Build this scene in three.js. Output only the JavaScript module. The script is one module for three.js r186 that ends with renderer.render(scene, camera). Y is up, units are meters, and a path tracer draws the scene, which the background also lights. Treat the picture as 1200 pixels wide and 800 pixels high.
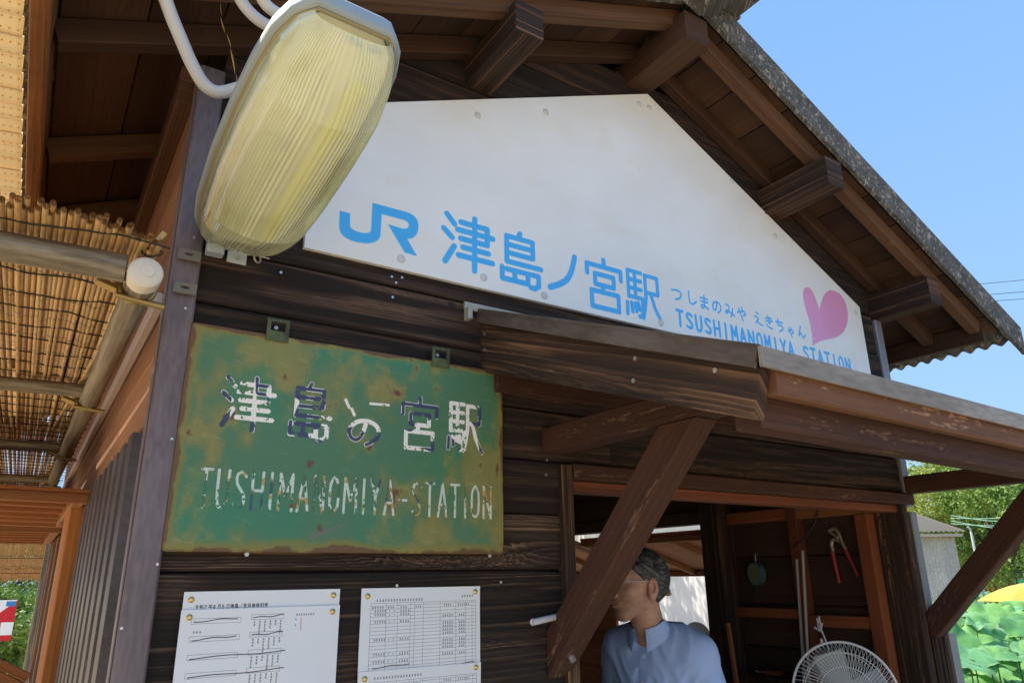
import * as THREE from 'three';
import { mergeGeometries } from 'three/addons/utils/BufferGeometryUtils.js';
import { MarchingCubes } from 'three/addons/objects/MarchingCubes.js';

// ---------------------------------------------------------------- camera, sky, sun, exposure
const scene = new THREE.Scene();
const V = (x, y, z) => new THREE.Vector3(x, y, z);
const camPos = V(-0.22, 1.58, 1.55), yaw = 0.58136, pitch = 0.31514, roll = -0.012056, focal = 845.7;
const fwd = V(Math.sin(yaw) * Math.cos(pitch), Math.sin(pitch), -Math.cos(yaw) * Math.cos(pitch));
const r0 = V(Math.cos(yaw), 0, Math.sin(yaw)), u0 = r0.clone().cross(fwd);
const rgt = r0.clone().multiplyScalar(Math.cos(roll)).addScaledVector(u0, Math.sin(roll));
const upv = u0.clone().multiplyScalar(Math.cos(roll)).addScaledVector(r0, -Math.sin(roll));
const camera = new THREE.PerspectiveCamera(50.63, 1024 / 682, 0.05, 400);
camera.position.copy(camPos); camera.up.copy(upv); camera.lookAt(camPos.clone().add(fwd));
scene.add(camera);
const ray = (px, py) => fwd.clone().addScaledVector(rgt, (px - 600) / focal).addScaledVector(upv, -(py - 400) / focal);
const on = (px, py, axis, val) => { const d = ray(px, py); return camPos.clone().addScaledVector(d, (val - camPos[axis]) / d[axis]); };
const deep = (px, py, D) => camPos.clone().addScaledVector(ray(px, py), D);

const sunDir = V(-0.40, 0.79, -0.46).normalize();
{
  const W = 512, H = 256, data = new Float32Array(W * H * 4);
  for (let j = 0; j < H; j++) for (let i = 0; i < W; i++) {
    const v = ((j + 0.5) / H - 0.5) * Math.PI, a = ((i + 0.5) / W - 0.5) * 2 * Math.PI;
    const x = Math.cos(a) * Math.cos(v), y = Math.sin(v), z = Math.sin(a) * Math.cos(v);
    const h = Math.max(0, y), k = Math.pow(1 - h, 2.2), c = x * sunDir.x + y * sunDir.y + z * sunDir.z;
    const g = Math.pow(Math.max(0, c), 8) * 0.35 + Math.pow(Math.max(0, c), 60) * 1.2;
    const o = (j * W + i) * 4;
    data[o] = 0.185 + 0.2 * k + g; data[o + 1] = 0.375 + 0.22 * k + g * 0.97; data[o + 2] = 0.74 + 0.10 * k + g * 0.9; data[o + 3] = 1;
  }
  const t = new THREE.DataTexture(data, W, H, THREE.RGBAFormat, THREE.FloatType);
  t.mapping = THREE.EquirectangularReflectionMapping; t.magFilter = t.minFilter = THREE.LinearFilter; t.needsUpdate = true;
  scene.background = t; scene.environment = t;
}
const sun = new THREE.DirectionalLight(new THREE.Color(1, 0.9, 0.72), 5);
sun.position.copy(sunDir).multiplyScalar(30); sun.castShadow = true; sun.shadow.mapSize.set(2048, 2048);
Object.assign(sun.shadow.camera, { left: -20, right: 20, top: 20, bottom: -20, near: 1, far: 80 });
scene.add(sun, sun.target);
const renderer = new THREE.WebGLRenderer({ antialias: true });
renderer.shadowMap.enabled = true;
renderer.toneMapping = THREE.LinearToneMapping;
renderer.toneMappingExposure = 1.36;

// ---------------------------------------------------------------- helpers
let seed = 7;
const rnd = () => { seed = (seed + 0x6d2b79f5) | 0; let t = Math.imul(seed ^ (seed >>> 15), 1 | seed); t = (t + Math.imul(t ^ (t >>> 7), 61 | t)) ^ t; return ((t ^ (t >>> 14)) >>> 0) / 4294967296; };
const rr = (a, b) => a + (b - a) * rnd();
const clamp = (x, a = 0, b = 1) => Math.min(b, Math.max(a, x)), mix = (a, b, t) => a + (b - a) * t;
const sstep = (a, b, x) => { const t = clamp((x - a) / (b - a)); return t * t * (3 - 2 * t); };
const hash = (x, y, s) => { let h = Math.imul(x | 0, 374761393) + Math.imul(y | 0, 668265263) + Math.imul(s | 0, 974711); h = Math.imul(h ^ (h >>> 13), 1274126177); return ((h ^ (h >>> 16)) >>> 0) / 4294967296; };
const noise = (x, y, s = 0) => { const ix = Math.floor(x), iy = Math.floor(y); let a = x - ix, b = y - iy; a = a * a * (3 - 2 * a); b = b * b * (3 - 2 * b);
  return mix(mix(hash(ix, iy, s), hash(ix + 1, iy, s), a), mix(hash(ix, iy + 1, s), hash(ix + 1, iy + 1, s), a), b); };
const fbm = (x, y, s = 0, n = 4) => { let v = 0, a = 0.5, t = 0; for (let i = 0; i < n; i++) { v += a * noise(x, y, s + i * 17); t += a; a *= 0.5; x *= 2.03; y *= 2.03; } return v / t; };
const used = {};
const numbered = (n) => { const k = (used[n] = (used[n] ?? -1) + 1); return k ? n + '_' + String(k).padStart(3, '0') : n; };
function tag(o, label, category, group, kind) { o.userData.label = label; o.userData.category = category; if (group) o.userData.group = group; if (kind) o.userData.kind = kind; return o; }
function thing(name, label, category, pos = [0, 0, 0], group) { const o = new THREE.Group(); o.name = numbered(name); o.position.set(...pos); scene.add(o); return tag(o, label, category, group); }
function mesh(name, geo, m, parent) { const o = new THREE.Mesh(geo, m); o.name = parent ? name : numbered(name); o.castShadow = o.receiveShadow = true; (parent ?? scene).add(o); return o; }
function sub(name, parent) { const g = new THREE.Group(); g.name = name; parent.add(g); return g; }
const lin = (r, g, b) => new THREE.Color().setRGB(r, g, b);
const mat = (color, roughness = 0.8, more = {}) => new THREE.MeshStandardMaterial({ color, roughness, ...more });
const phys = (color, roughness = 0.8, more = {}) => new THREE.MeshPhysicalMaterial({ color, roughness, ...more });

// a chamfered bar between two points; w lies across (side axis), h along the given up axis; uv in metres with a random offset
function bar(p0, p1, w, h, { up = V(0, 1, 0), ch = 0.003, tw = 3, th = 0.75, cut0 = 0, cut1 = 0 } = {}) {
  const a = p0.clone(), b = p1.clone(), d = b.clone().sub(a), L = d.length(); d.normalize();
  let s = d.clone().cross(up); if (s.lengthSq() < 1e-6) s = d.clone().cross(V(0, 0, 1)); s.normalize(); const n = s.clone().cross(d).normalize();
  const c = Math.min(ch, w * 0.3, h * 0.3), x = w / 2, y = h / 2;
  const ring = [[-x + c, -y], [x - c, -y], [x, -y + c], [x, y - c], [x - c, y], [-x + c, y], [-x, y - c], [-x, -y + c]];
  const per = 2 * (w + h), u0_ = rnd() * Math.max(0.02, tw - L), v0_ = rnd() * Math.max(0.02, th - per);
  const P = [], U = [], I = []; let v = 0;
  const put = (q, end, uu, vv) => { const off = end ? L + cut1 * q[1] : cut0 * q[1]; const p = a.clone().addScaledVector(d, off).addScaledVector(s, q[0]).addScaledVector(n, q[1]); P.push(p.x, p.y, p.z); U.push(uu, vv); return P.length / 3 - 1; };
  for (let i = 0; i < 8; i++) {
    const q0 = ring[i], q1 = ring[(i + 1) % 8], l = Math.hypot(q1[0] - q0[0], q1[1] - q0[1]);
    const A = put(q0, 0, u0_ / tw, (v0_ + v) / th), B = put(q1, 0, u0_ / tw, (v0_ + v + l) / th), C = put(q1, 1, (u0_ + L) / tw, (v0_ + v + l) / th), D = put(q0, 1, (u0_ + L) / tw, (v0_ + v) / th);
    I.push(A, C, B, A, D, C); v += l;
  }
  for (const e of [0, 1]) { const id = ring.map((q) => put(q, e, (u0_ + q[0] * 0.6) / tw, (v0_ + q[1]) / th)); for (let i = 1; i < 7; i++) e ? I.push(id[0], id[i + 1], id[i]) : I.push(id[0], id[i], id[i + 1]); }
  const g = new THREE.BufferGeometry(); g.setAttribute('position', new THREE.Float32BufferAttribute(P, 3)); g.setAttribute('uv', new THREE.Float32BufferAttribute(U, 2)); g.setIndex(I);
  const f = g.toNonIndexed(); f.computeVertexNormals(); return f;
}
const box = (x0, x1, y0, y1, z0, z1, o = {}) => { // long axis picked for the grain
  const dx = x1 - x0, dy = y1 - y0, dz = z1 - z0, cx = (x0 + x1) / 2, cy = (y0 + y1) / 2, cz = (z0 + z1) / 2;
  if (dx >= dy && dx >= dz) return bar(V(x0, cy, cz), V(x1, cy, cz), dz, dy, o);
  if (dy >= dx && dy >= dz) return bar(V(cx, y0, cz), V(cx, y1, cz), dx, dz, { ...o, up: V(0, 0, 1) });
  return bar(V(cx, cy, z0), V(cx, cy, z1), dx, dy, o);
};
function tube(pts, r, seg = 8, n = 0, closed = false, curve = true) {
  const c = curve ? new THREE.CatmullRomCurve3(pts, closed, 'centripetal') : (() => { const k = new THREE.CurvePath(); for (let i = 1; i < pts.length; i++) k.add(new THREE.LineCurve3(pts[i - 1], pts[i])); return k; })();
  return new THREE.TubeGeometry(c, n || Math.max(2, pts.length * 6), r, seg, closed);
}
function rod(a, b, r0_, r1_ = r0_, seg = 10, open = false) { // tapered cylinder between two points
  const d = b.clone().sub(a), g = new THREE.CylinderGeometry(r1_, r0_, d.length(), seg, 1, open);
  g.applyQuaternion(new THREE.Quaternion().setFromUnitVectors(V(0, 1, 0), d.normalize())); const m = a.clone().add(b).multiplyScalar(0.5); g.translate(m.x, m.y, m.z); return g;
}
const merge = (gs) => mergeGeometries(gs.map((g) => { const f = g.index ? g.toNonIndexed() : g; for (const k of Object.keys(f.attributes)) if (!['position', 'normal', 'uv'].includes(k)) f.deleteAttribute(k); if (!f.attributes.uv) f.setAttribute('uv', new THREE.Float32BufferAttribute(new Float32Array(f.attributes.position.count * 2), 2)); return f; }));
const prism = (pts2, depth, o = {}) => new THREE.ExtrudeGeometry(new THREE.Shape(pts2.map((p) => new THREE.Vector2(p[0], p[1]))), { depth, bevelEnabled: false, ...o });
function tex(W, H, fn, srgb = true) { // fn(i, j, out) writes 0..255
  const d = new Uint8Array(W * H * 4), o = [0, 0, 0];
  for (let j = 0; j < H; j++) for (let i = 0; i < W; i++) { fn(i, j, o); const k = (j * W + i) * 4; d[k] = clamp(o[0], 0, 255); d[k + 1] = clamp(o[1], 0, 255); d[k + 2] = clamp(o[2], 0, 255); d[k + 3] = 255; }
  const t = new THREE.DataTexture(d, W, H); t.wrapS = t.wrapT = THREE.RepeatWrapping; t.magFilter = THREE.LinearFilter; t.minFilter = THREE.LinearMipmapLinearFilter; t.generateMipmaps = true; if (srgb) t.colorSpace = THREE.SRGBColorSpace; t.needsUpdate = true; return t;
}
// wood: returns a colour map and a bump map covering 3 m x 0.75 m
function wood(sd, { W = 2048, H = 512, lo, hi, freq = 95, knots = 7, contrast = 1, fibre = 0.35, rough = 0, chip = 0, chipCol = [158, 124, 94] }) {
  const hgt = new Float32Array(W * H), chips = new Float32Array(W * H), K = [];
  for (let k = 0; k < knots; k++) K.push([hash(k, 1, sd) * 3, hash(k, 2, sd) * 0.75, 0.008 + hash(k, 3, sd) * 0.014]);
  for (let j = 0; j < H; j++) for (let i = 0; i < W; i++) {
    const X = (i / W) * 3, Y = (j / H) * 0.75;
    let t = Y + 0.05 * (fbm(X * 0.8, Y * 5, sd, 2) - 0.5) + 0.006 * (noise(X * 6, Y * 30, sd + 5) - 0.5), kn = 0;
    for (const [kx, ky, kr] of K) { const dx = (X - kx) / 5, dy = Y - ky, d = Math.hypot(dx, dy); if (d < kr * 5) { const e = Math.exp(-(d * d) / (kr * kr * 2.6)); t += Math.sign(dy || 1) * (Math.hypot(dx * 2, dy) - Math.abs(dy)) * e * 1.2 + e * 0.5 * kr * Math.sin(d * 900); kn = Math.max(kn, 1 - sstep(kr * 0.35, kr * 0.6, Math.hypot((X - kx) / 1.6, dy))); } }
    const ph = t * freq + 5.5 * noise(t * 22, 3.7, sd + 9), f = ph - Math.floor(ph), late = Math.pow(f, 2.4) * (1 - sstep(0.93, 1, f)) * (0.2 + 1.15 * noise(Math.floor(ph) * 1.7, X * 1.3, sd + 12));
    const fb = noise(X * 9, Y * 620, sd + 21) * 0.6 + noise(X * 30, Y * 260, sd + 22) * 0.4;
    const blotch = fbm(X * 1.6, Y * 9, sd + 31, 3);
    let v = late * (1 - fibre) * contrast + fb * fibre + (blotch - 0.5) * 0.5;
    if (rough) v = mix(v, v * sstep(0.28, 0.75, noise(X * 5, Y * 90, sd + 41)) * 1.5, rough);
    v = mix(v, 0.04, kn * 0.8);
    hgt[j * W + i] = clamp(v);
    if (chip) chips[j * W + i] = sstep(0.60, 0.66, noise(X * 45, Y * 420, sd + 51) * 0.3 + noise(X * 110, Y * 300, sd + 53) * 0.18 + fbm(X * 5, Y * 40, sd + 52, 3) * 0.7 - 0.12 + chip) * 0.8 + 0.9 * sstep(0.90, 0.95, noise(X * 16, Y * 700, sd + 54)) * sstep(0.5, 0.65, fbm(X * 4, Y * 12, sd + 55, 2));
  }
  const map = tex(W, H, (i, j, o) => { const v = hgt[j * W + i], c = chips[j * W + i], b = 0.9 + 0.2 * noise(i / 160, j / 60, sd + 61); for (let k = 0; k < 3; k++) o[k] = mix(mix(lo[k], hi[k], v) * b, chipCol[k] * (0.75 + v * 0.5), c); });
  const bump = tex(W >> 1, H >> 1, (i, j, o) => { const k = j * 2 * W + i * 2; o[0] = o[1] = o[2] = 40 + 180 * (hgt[k] * 0.8 + hgt[k + 1] * 0.2) - 60 * chips[k]; }, false);
  return { map, bumpMap: bump };
}
const wFine = wood(11, { lo: [232, 196, 160], hi: [168, 118, 80], freq: 70, knots: 9, contrast: 0.9, fibre: 0.4 });
const wBurnt = wood(23, { lo: [30, 23, 20], hi: [110, 90, 75], freq: 120, knots: 10, contrast: 0.85, fibre: 0.5, rough: 0.85 });
const wBurnt2 = wood(29, { lo: [36, 28, 24], hi: [112, 92, 78], freq: 52, knots: 16, contrast: 0.7, fibre: 0.62, rough: 0.7 });
const wGrey = wood(37, { lo: [34, 25, 20], hi: [176, 146, 116], freq: 90, knots: 8, contrast: 1.1, fibre: 0.35, rough: 0.5 });
const wPaint = wood(53, { lo: [70, 42, 30], hi: [112, 70, 50], freq: 60, knots: 6, contrast: 0.6, fibre: 0.5, chip: -0.075 });
const wStain = wood(59, { W: 1024, H: 256, lo: [92, 57, 34], hi: [142, 94, 58], freq: 50, knots: 8, contrast: 0.8, fibre: 0.5, chip: -0.05, chipCol: [190, 152, 112] });
const wm = (w, tint, roughness = 0.85, bumpScale = 0.0015) => new THREE.MeshStandardMaterial({ map: w.map, bumpMap: w.bumpMap, bumpScale, color: tint, roughness });
const M = {
  board: [wm(wBurnt, lin(0.9, 0.78, 0.7), 0.95, 0.003), wm(wBurnt2, lin(0.72, 0.62, 0.56), 0.92, 0.003), wm(wBurnt2, lin(1.0, 0.88, 0.78), 0.95, 0.003), wm(wBurnt, lin(0.7, 0.6, 0.54), 0.92, 0.003)],
  boardWorn: [wm(wGrey, lin(0.62, 0.56, 0.52), 0.9, 0.004), wm(wGrey, lin(0.42, 0.37, 0.34), 0.9, 0.004)],
  boardGable: [wm(wBurnt2, lin(0.6, 0.46, 0.38), 0.9, 0.002), wm(wBurnt2, lin(0.5, 0.38, 0.32), 0.9, 0.002)],
  barge: wm(wGrey, lin(0.85, 0.66, 0.52), 0.85, 0.005),
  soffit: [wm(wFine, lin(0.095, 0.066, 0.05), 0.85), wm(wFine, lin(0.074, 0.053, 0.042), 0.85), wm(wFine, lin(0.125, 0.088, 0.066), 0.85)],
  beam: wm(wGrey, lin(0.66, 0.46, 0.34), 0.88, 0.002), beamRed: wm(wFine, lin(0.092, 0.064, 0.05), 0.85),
  rafter: wm(wFine, lin(0.175, 0.13, 0.098), 0.88), fascia: wm(wFine, lin(0.44, 0.31, 0.2), 0.8),
  brace: wm(wPaint, lin(0.78, 0.74, 0.7), 0.8, 0.002), canopyWood: wm(wStain, lin(1, 1, 1), 0.75, 0.002),
  orange: wm(wFine, lin(0.44, 0.27, 0.14), 0.75), stud: wm(wFine, lin(0.3, 0.125, 0.055), 0.8), pink: [wm(wFine, lin(0.42, 0.32, 0.28), 0.88), wm(wFine, lin(0.37, 0.275, 0.235), 0.88), wm(wFine, lin(0.44, 0.33, 0.275), 0.88)],
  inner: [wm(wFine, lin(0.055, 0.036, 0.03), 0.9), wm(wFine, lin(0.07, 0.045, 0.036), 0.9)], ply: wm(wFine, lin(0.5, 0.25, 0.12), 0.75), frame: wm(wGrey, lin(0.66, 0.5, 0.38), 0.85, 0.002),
  darkPost: wm(wGrey, lin(0.34, 0.22, 0.16), 0.85),
  white: mat(lin(0.75, 0.75, 0.73), 0.5), steel: mat(lin(0.55, 0.55, 0.53), 0.4, { metalness: 0.7 }), brass: mat(lin(0.72, 0.5, 0.16), 0.3, { metalness: 0.9 }), black: mat(lin(0.02, 0.02, 0.022), 0.6),
};
const grunge = (sd, c0, c1, sc = 1, W = 512) => tex(W, W, (i, j, o) => { const x = (i / W) * 8 * sc, y = (j / W) * 8 * sc, v = fbm(x, y, sd, 5), w = noise(i / 1.6, j / 1.6, sd + 3); for (let k = 0; k < 3; k++) o[k] = mix(c0[k], c1[k], clamp((v - 0.3) * 2.2)) * (0.9 + 0.2 * w); });
const screwGeo = new THREE.CylinderGeometry(0.0045, 0.0045, 0.003, 10).rotateX(Math.PI / 2);
const screwMat = mat(lin(0.6, 0.6, 0.58), 0.35, { metalness: 0.8 });
const screw = (parent, x, y, z, name = 'screw') => { const s = mesh(name, screwGeo, screwMat, parent); s.position.set(x, y, z); return s; };

// ---------------------------------------------------------------- ground, pond
{
  const gt = grunge(5, [196, 172, 138], [226, 204, 168], 1); gt.repeat.set(40, 40);
  const g = mesh('ground', new THREE.PlaneGeometry(240, 240).rotateX(-Math.PI / 2), new THREE.MeshStandardMaterial({ map: gt, roughness: 0.95 })); g.userData.kind = 'structure';
  const w = mesh('pond_water', new THREE.PlaneGeometry(34, 40).rotateX(-Math.PI / 2).translate(22.5, 0.006, 14.6), phys(lin(0.02, 0.035, 0.015), 0.08)); w.userData.kind = 'structure';
}

// ---------------------------------------------------------------- station building
const RX = 1.345, SL = 0.415, SR = 0.485, BACK = -4.6;
const purlinTop = (x) => 3.318 - (x < RX ? SL : SR) * Math.abs(x - RX);
const bld = thing('station_building', 'small dark timber station office with gabled slate roof and sales window', 'building');
const XL = 0.0, XR = 2.60; // facade boards span
{
  const fw = sub('front_wall', bld), win = { x0: 0.978, x1: 2.553, y0: 0.92, y1: 1.825 };
  const ys = [0.02]; for (let y = 0.19; y < 1.40; y += 0.1755) ys.push(y); ys.push(1.595, 1.732, 1.87, 2.005, 2.14, 2.269, 2.43, 2.6, 2.77, 2.94, 3.11, 3.25);
  const yy = ys.filter((y, i) => i === 0 || y - ys[i - 1] > 0.08);
  for (let i = 0; i + 1 < yy.length; i++) {
    const y0 = yy[i] + 0.0025, y1 = yy[i + 1] - 0.0025, ym = (y0 + y1) / 2;
    const xa = XL, xb = XR;
    if (y1 > 2.60) { // gable boards are cut to the slope
      const lx = (y) => Math.max(XL, RX - (3.332 - y) / SL), rx = (y) => Math.min(XR, RX + (3.332 - y) / SR), kx = (f, a) => [a];
      const yl = 3.332 - SL * (RX - XL), yr = 3.332 - SR * (XR - RX), pts = [[lx(y0), y0], [rx(y0), y0]];
      if (yr > y0 && yr < y1) pts.push([XR, yr]); pts.push([rx(y1), y1], [lx(y1), y1]); if (yl > y0 && yl < y1) pts.push([XL, yl]);
      const g = prism(pts, 0.02).translate(0, 0, -0.022), p = g.attributes.position, u = new Float32Array(p.count * 2), ou = rr(0, 0.3), ov = rr(0, 0.5); for (let k = 0; k < p.count; k++) { u[2 * k] = (p.getX(k) + ou) / 3; u[2 * k + 1] = (p.getY(k) - y0 + ov) / 0.75; } g.setAttribute('uv', new THREE.BufferAttribute(u, 2));
      mesh('board', g, M.boardGable[i % 2], fw); continue;
    }
    const worn = ym < 1.76, m = worn ? M.boardWorn[i % 2] : M.board[i % 4], z1 = rr(-0.002, 0.001), o = { ch: 0.004 };
    const add = (a, b, mm = m) => mesh('board', box(a, b, y0, y1, -0.022, z1, o), mm, fw);
    if (ym > win.y0 && ym < win.y1) { add(xa, 0.945, m); if (xb > 2.59) add(2.592, xb, M.boardWorn[1]); }
    else { const cut = rr(0.9, 2.1); add(xa, cut - 0.001); add(cut + 0.001, xb, M.board[(i + 2) % 4]); }
  }
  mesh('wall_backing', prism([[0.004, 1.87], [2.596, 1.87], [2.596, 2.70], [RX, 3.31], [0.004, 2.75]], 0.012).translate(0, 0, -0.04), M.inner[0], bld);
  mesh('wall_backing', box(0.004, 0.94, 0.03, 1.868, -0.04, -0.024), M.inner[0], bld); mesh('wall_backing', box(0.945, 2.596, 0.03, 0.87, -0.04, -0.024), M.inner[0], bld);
  // screws seen on the boards
  for (const [px, py] of [[460, 348], [464, 331], [459, 324], [471, 325], [641, 539], [640, 556], [584, 468], [586, 587], [329, 319], [465, 686], [587, 682], [664, 500]]) { const p = on(px, py, 'z', 0.002); screw(fw, p.x, p.y, 0.0015).scale.setScalar(0.7); }
  // corner covers, grey-violet sheet metal
  const trim = mat(lin(0.185, 0.145, 0.15), 0.45, { metalness: 0.1, map: grunge(81, [225, 220, 222], [255, 255, 255], 2, 256) });
  const post = mesh('corner_cover', merge([box(-0.056, -0.001, 0.05, 2.70, -0.05, 0.022, { ch: 0.004 }), box(-0.0595, -0.056, 0.05, 2.70, -0.02, 0.010)]), trim, bld);
  for (const [px, py] of [[227, 278], [217, 361], [201, 514], [184, 661], [142, 736]]) { const p = on(px, py, 'z', 0.023), s = screw(post, p.x, p.y, 0.0228); s.scale.set(0.6, 0.6, 0.5); }
  mesh('corner_cover', box(2.602, 2.648, 1.82, 2.62, -0.04, 0.012, { ch: 0.004 }), mat(lin(0.26, 0.25, 0.27), 0.4, { metalness: 0.3 }), bld);
  mesh('corner_cover', box(2.612, 2.655, 1.37, 1.80, -0.04, 0.012, { ch: 0.004 }), mat(lin(0.22, 0.22, 0.22), 0.4, { metalness: 0.3 }), bld);
  mesh('corner_cover', box(2.66, 2.705, 0.05, 1.365, -0.04, 0.05, { ch: 0.004 }), mat(lin(0.26, 0.26, 0.26), 0.4, { metalness: 0.3 }), bld);
  // window frame
  const fr = sub('window_frame', bld);
  mesh('jamb', box(0.942, 0.978, 0.90, 1.862, -0.10, 0.018, { ch: 0.004 }), M.frame, fr);
  mesh('jamb', box(2.553, 2.59, 0.90, 1.825, -0.10, 0.014, { ch: 0.004 }), M.frame, fr);
  mesh('head', box(0.979, 2.64, 1.826, 1.868, -0.10, 0.02, { ch: 0.004 }), M.brace, fr);
  mesh('head_rail', box(0.98, 2.552, 1.798, 1.825, -0.08, -0.004, { ch: 0.003 }), wm(wFine, lin(0.26, 0.11, 0.055), 0.75), fr);
  mesh('sill', box(0.90, 2.62, 0.872, 0.899, -0.16, 0.06, { ch: 0.004 }), M.frame, fr);
  // lower boards at the right corner, proud of the wall
  for (let k = 0; k < 3; k++) mesh('corner_board', box(2.592 + k * 0.0225, 2.613 + k * 0.0225, 0.06, 1.35, 0.002, 0.03 + 0.004 * k, { ch: 0.004 }), M.boardWorn[k % 2], bld);

  // side walls
  const lw = sub('left_wall', bld);
  for (let k = 0; k < 5; k++) { const y0 = 1.875 + k * 0.155; mesh('plank', box(-0.052, -0.03, y0 + 0.002, y0 + 0.152, BACK, -0.052, { ch: 0.005, tw: 5 }), M.pink[k % 3], lw); }
  mesh('pale_batten', box(-0.074, -0.053, 2.12, 2.155, BACK, -0.03, { ch: 0.004 }), mat(lin(0.62, 0.5, 0.45), 0.8), lw);
  // ribbed metal siding
  const rib = (z0, z1, y0, y1) => { const P = [], n = Math.round((z0 - z1) / 0.15); const pr = []; for (let k = 0; k < n; k++) { const z = z0 - (k * (z0 - z1)) / n, w = (z0 - z1) / n; pr.push([z, 0], [z - w * 0.3, 0], [z - w * 0.38, 0.02], [z - w * 0.92, 0.02]); } pr.push([z1, 0]);
    const pos = [], idx = []; pr.forEach(([z, d]) => { pos.push(-0.048 - d, y0, z, -0.048 - d, y1, z); }); for (let k = 0; k + 1 < pr.length; k++) idx.push(2 * k, 2 * k + 3, 2 * k + 2, 2 * k, 2 * k + 1, 2 * k + 3);
    const g = new THREE.BufferGeometry(); g.setAttribute('position', new THREE.Float32BufferAttribute(pos, 3)); g.setIndex(idx); const f = g.toNonIndexed(); f.computeVertexNormals(); f.setAttribute('uv', new THREE.Float32BufferAttribute(new Float32Array(f.attributes.position.count * 2).map((_, i) => { const k = i >> 1; return i % 2 ? f.attributes.position.getY(k) : f.attributes.position.getZ(k); }), 2)); return f; };
  const sid = mat(lin(0.085, 0.07, 0.07), 0.4, { metalness: 0.2, side: THREE.DoubleSide, map: grunge(83, [190, 185, 185], [255, 255, 255], 1, 256) });
  mesh('ribbed_siding', rib(-0.052, -1.36, 0.05, 1.872), sid, lw);
  mesh('ribbed_siding', rib(-2.15, -2.55, 0.05, 1.872), sid, lw);
  mesh('ribbed_siding', rib(-1.36, BACK, 0.05, 0.85), sid, lw);
  mesh('door_post', box(-0.105, -0.012, 0.3, 1.83, -1.80, -1.40, { ch: 0.004 }), wm(wFine, lin(0.62, 0.37, 0.14), 0.75), lw);
  mesh('door_post', box(-0.095, -0.014, 0.3, 1.83, -2.12, -1.83, { ch: 0.004 }), M.darkPost, lw);
  for (const z of [-3.05, -3.55, -4.2]) { mesh('wall_stud', box(-0.06, -0.012, 0.86, 1.86, z - 0.12, z, { ch: 0.004 }), M.orange, lw); mesh('wall_stud', box(-0.062, -0.012, 0.86, 1.86, z - 0.34, z - 0.13, { ch: 0.004 }), M.darkPost, lw); }
  mesh('inner_lining', box(-0.028, -0.008, 0.05, 2.6, -1.36, -0.052), M.inner[0], lw);
  mesh('inner_lining', box(-0.028, -0.008, 1.9, 2.6, BACK, -1.362), M.inner[0], lw);
  mesh('inner_lining', box(-0.028, -0.008, 0.05, 0.85, BACK, -1.362), M.inner[0], lw);

  // right wall: dark boards, rails and studs seen through the window, opening farther back
  const rw = sub('right_wall', bld);
  let y = 0.05; let k = 0;
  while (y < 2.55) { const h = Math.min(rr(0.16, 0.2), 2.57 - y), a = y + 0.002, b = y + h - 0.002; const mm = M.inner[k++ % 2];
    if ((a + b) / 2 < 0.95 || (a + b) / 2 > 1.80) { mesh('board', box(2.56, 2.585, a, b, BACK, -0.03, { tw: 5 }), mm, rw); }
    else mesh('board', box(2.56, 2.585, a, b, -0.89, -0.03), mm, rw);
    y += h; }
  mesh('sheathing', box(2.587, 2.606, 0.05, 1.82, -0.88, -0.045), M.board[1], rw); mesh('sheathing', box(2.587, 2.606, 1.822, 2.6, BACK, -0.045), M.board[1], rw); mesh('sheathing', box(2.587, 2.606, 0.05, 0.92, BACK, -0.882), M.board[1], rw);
  mesh('stud', box(2.505, 2.558, 0.9, 1.797, -0.16, -0.103, { ch: 0.004 }), M.stud, rw);
  mesh('stud', box(2.51, 2.558, 0.3, 2.4, -0.475, -0.425, { ch: 0.004 }), wm(wFine, lin(0.16, 0.06, 0.03), 0.8), rw);
  mesh('post', box(2.45, 2.558, 0.05, 2.5, -0.915, -0.80, { ch: 0.005 }), M.darkPost, rw);
  mesh('rail', box(2.513, 2.558, 1.375, 1.42, -0.424, -0.162, { ch: 0.003 }), M.stud, rw); mesh('rail', box(2.513, 2.558, 1.40, 1.44, -0.798, -0.477, { ch: 0.003 }), M.stud, rw);
  mesh('rail', box(2.513, 2.558, 1.80, 1.85, -0.424, -0.02, { ch: 0.003 }), M.orange, rw); mesh('rail', box(2.513, 2.558, 1.80, 1.85, -0.798, -0.477, { ch: 0.003 }), M.stud, rw);
  mesh('opening_head', box(2.52, 2.60, 1.815, 1.875, -3.2, -0.917, { ch: 0.003 }), M.inner[1], rw);
  mesh('opening_jamb', box(2.562, 2.61, 0.92, 1.813, -0.934, -0.9), M.orange, rw);
  mesh('sill_board', box(2.53, 2.63, 0.90, 0.925, -3.2, -0.94), M.ply, rw);
  mesh('ply_panel', box(2.545, 2.562, 0.926, 1.50, -3.2, -1.66), M.ply, rw); mesh('ply_rail', box(2.515, 2.544, 1.44, 1.475, -3.2, -1.62), M.orange, rw); mesh('ply_rail', box(2.515, 2.544, 1.255, 1.285, -3.2, -1.62), M.orange, rw);
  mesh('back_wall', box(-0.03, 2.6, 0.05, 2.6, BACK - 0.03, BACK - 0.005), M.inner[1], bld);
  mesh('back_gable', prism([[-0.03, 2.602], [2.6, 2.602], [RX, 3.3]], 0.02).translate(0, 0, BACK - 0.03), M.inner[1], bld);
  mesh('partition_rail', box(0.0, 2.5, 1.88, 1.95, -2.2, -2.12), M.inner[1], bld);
  mesh('floor_slab', box(-0.03, 2.6, 0.01, 0.05, BACK, -0.03), mat(lin(0.2, 0.19, 0.18), 0.9), bld);
  mesh('counter', box(0.98, 2.5, 0.84, 0.871, -0.42, -0.165), M.ply, bld);
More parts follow.
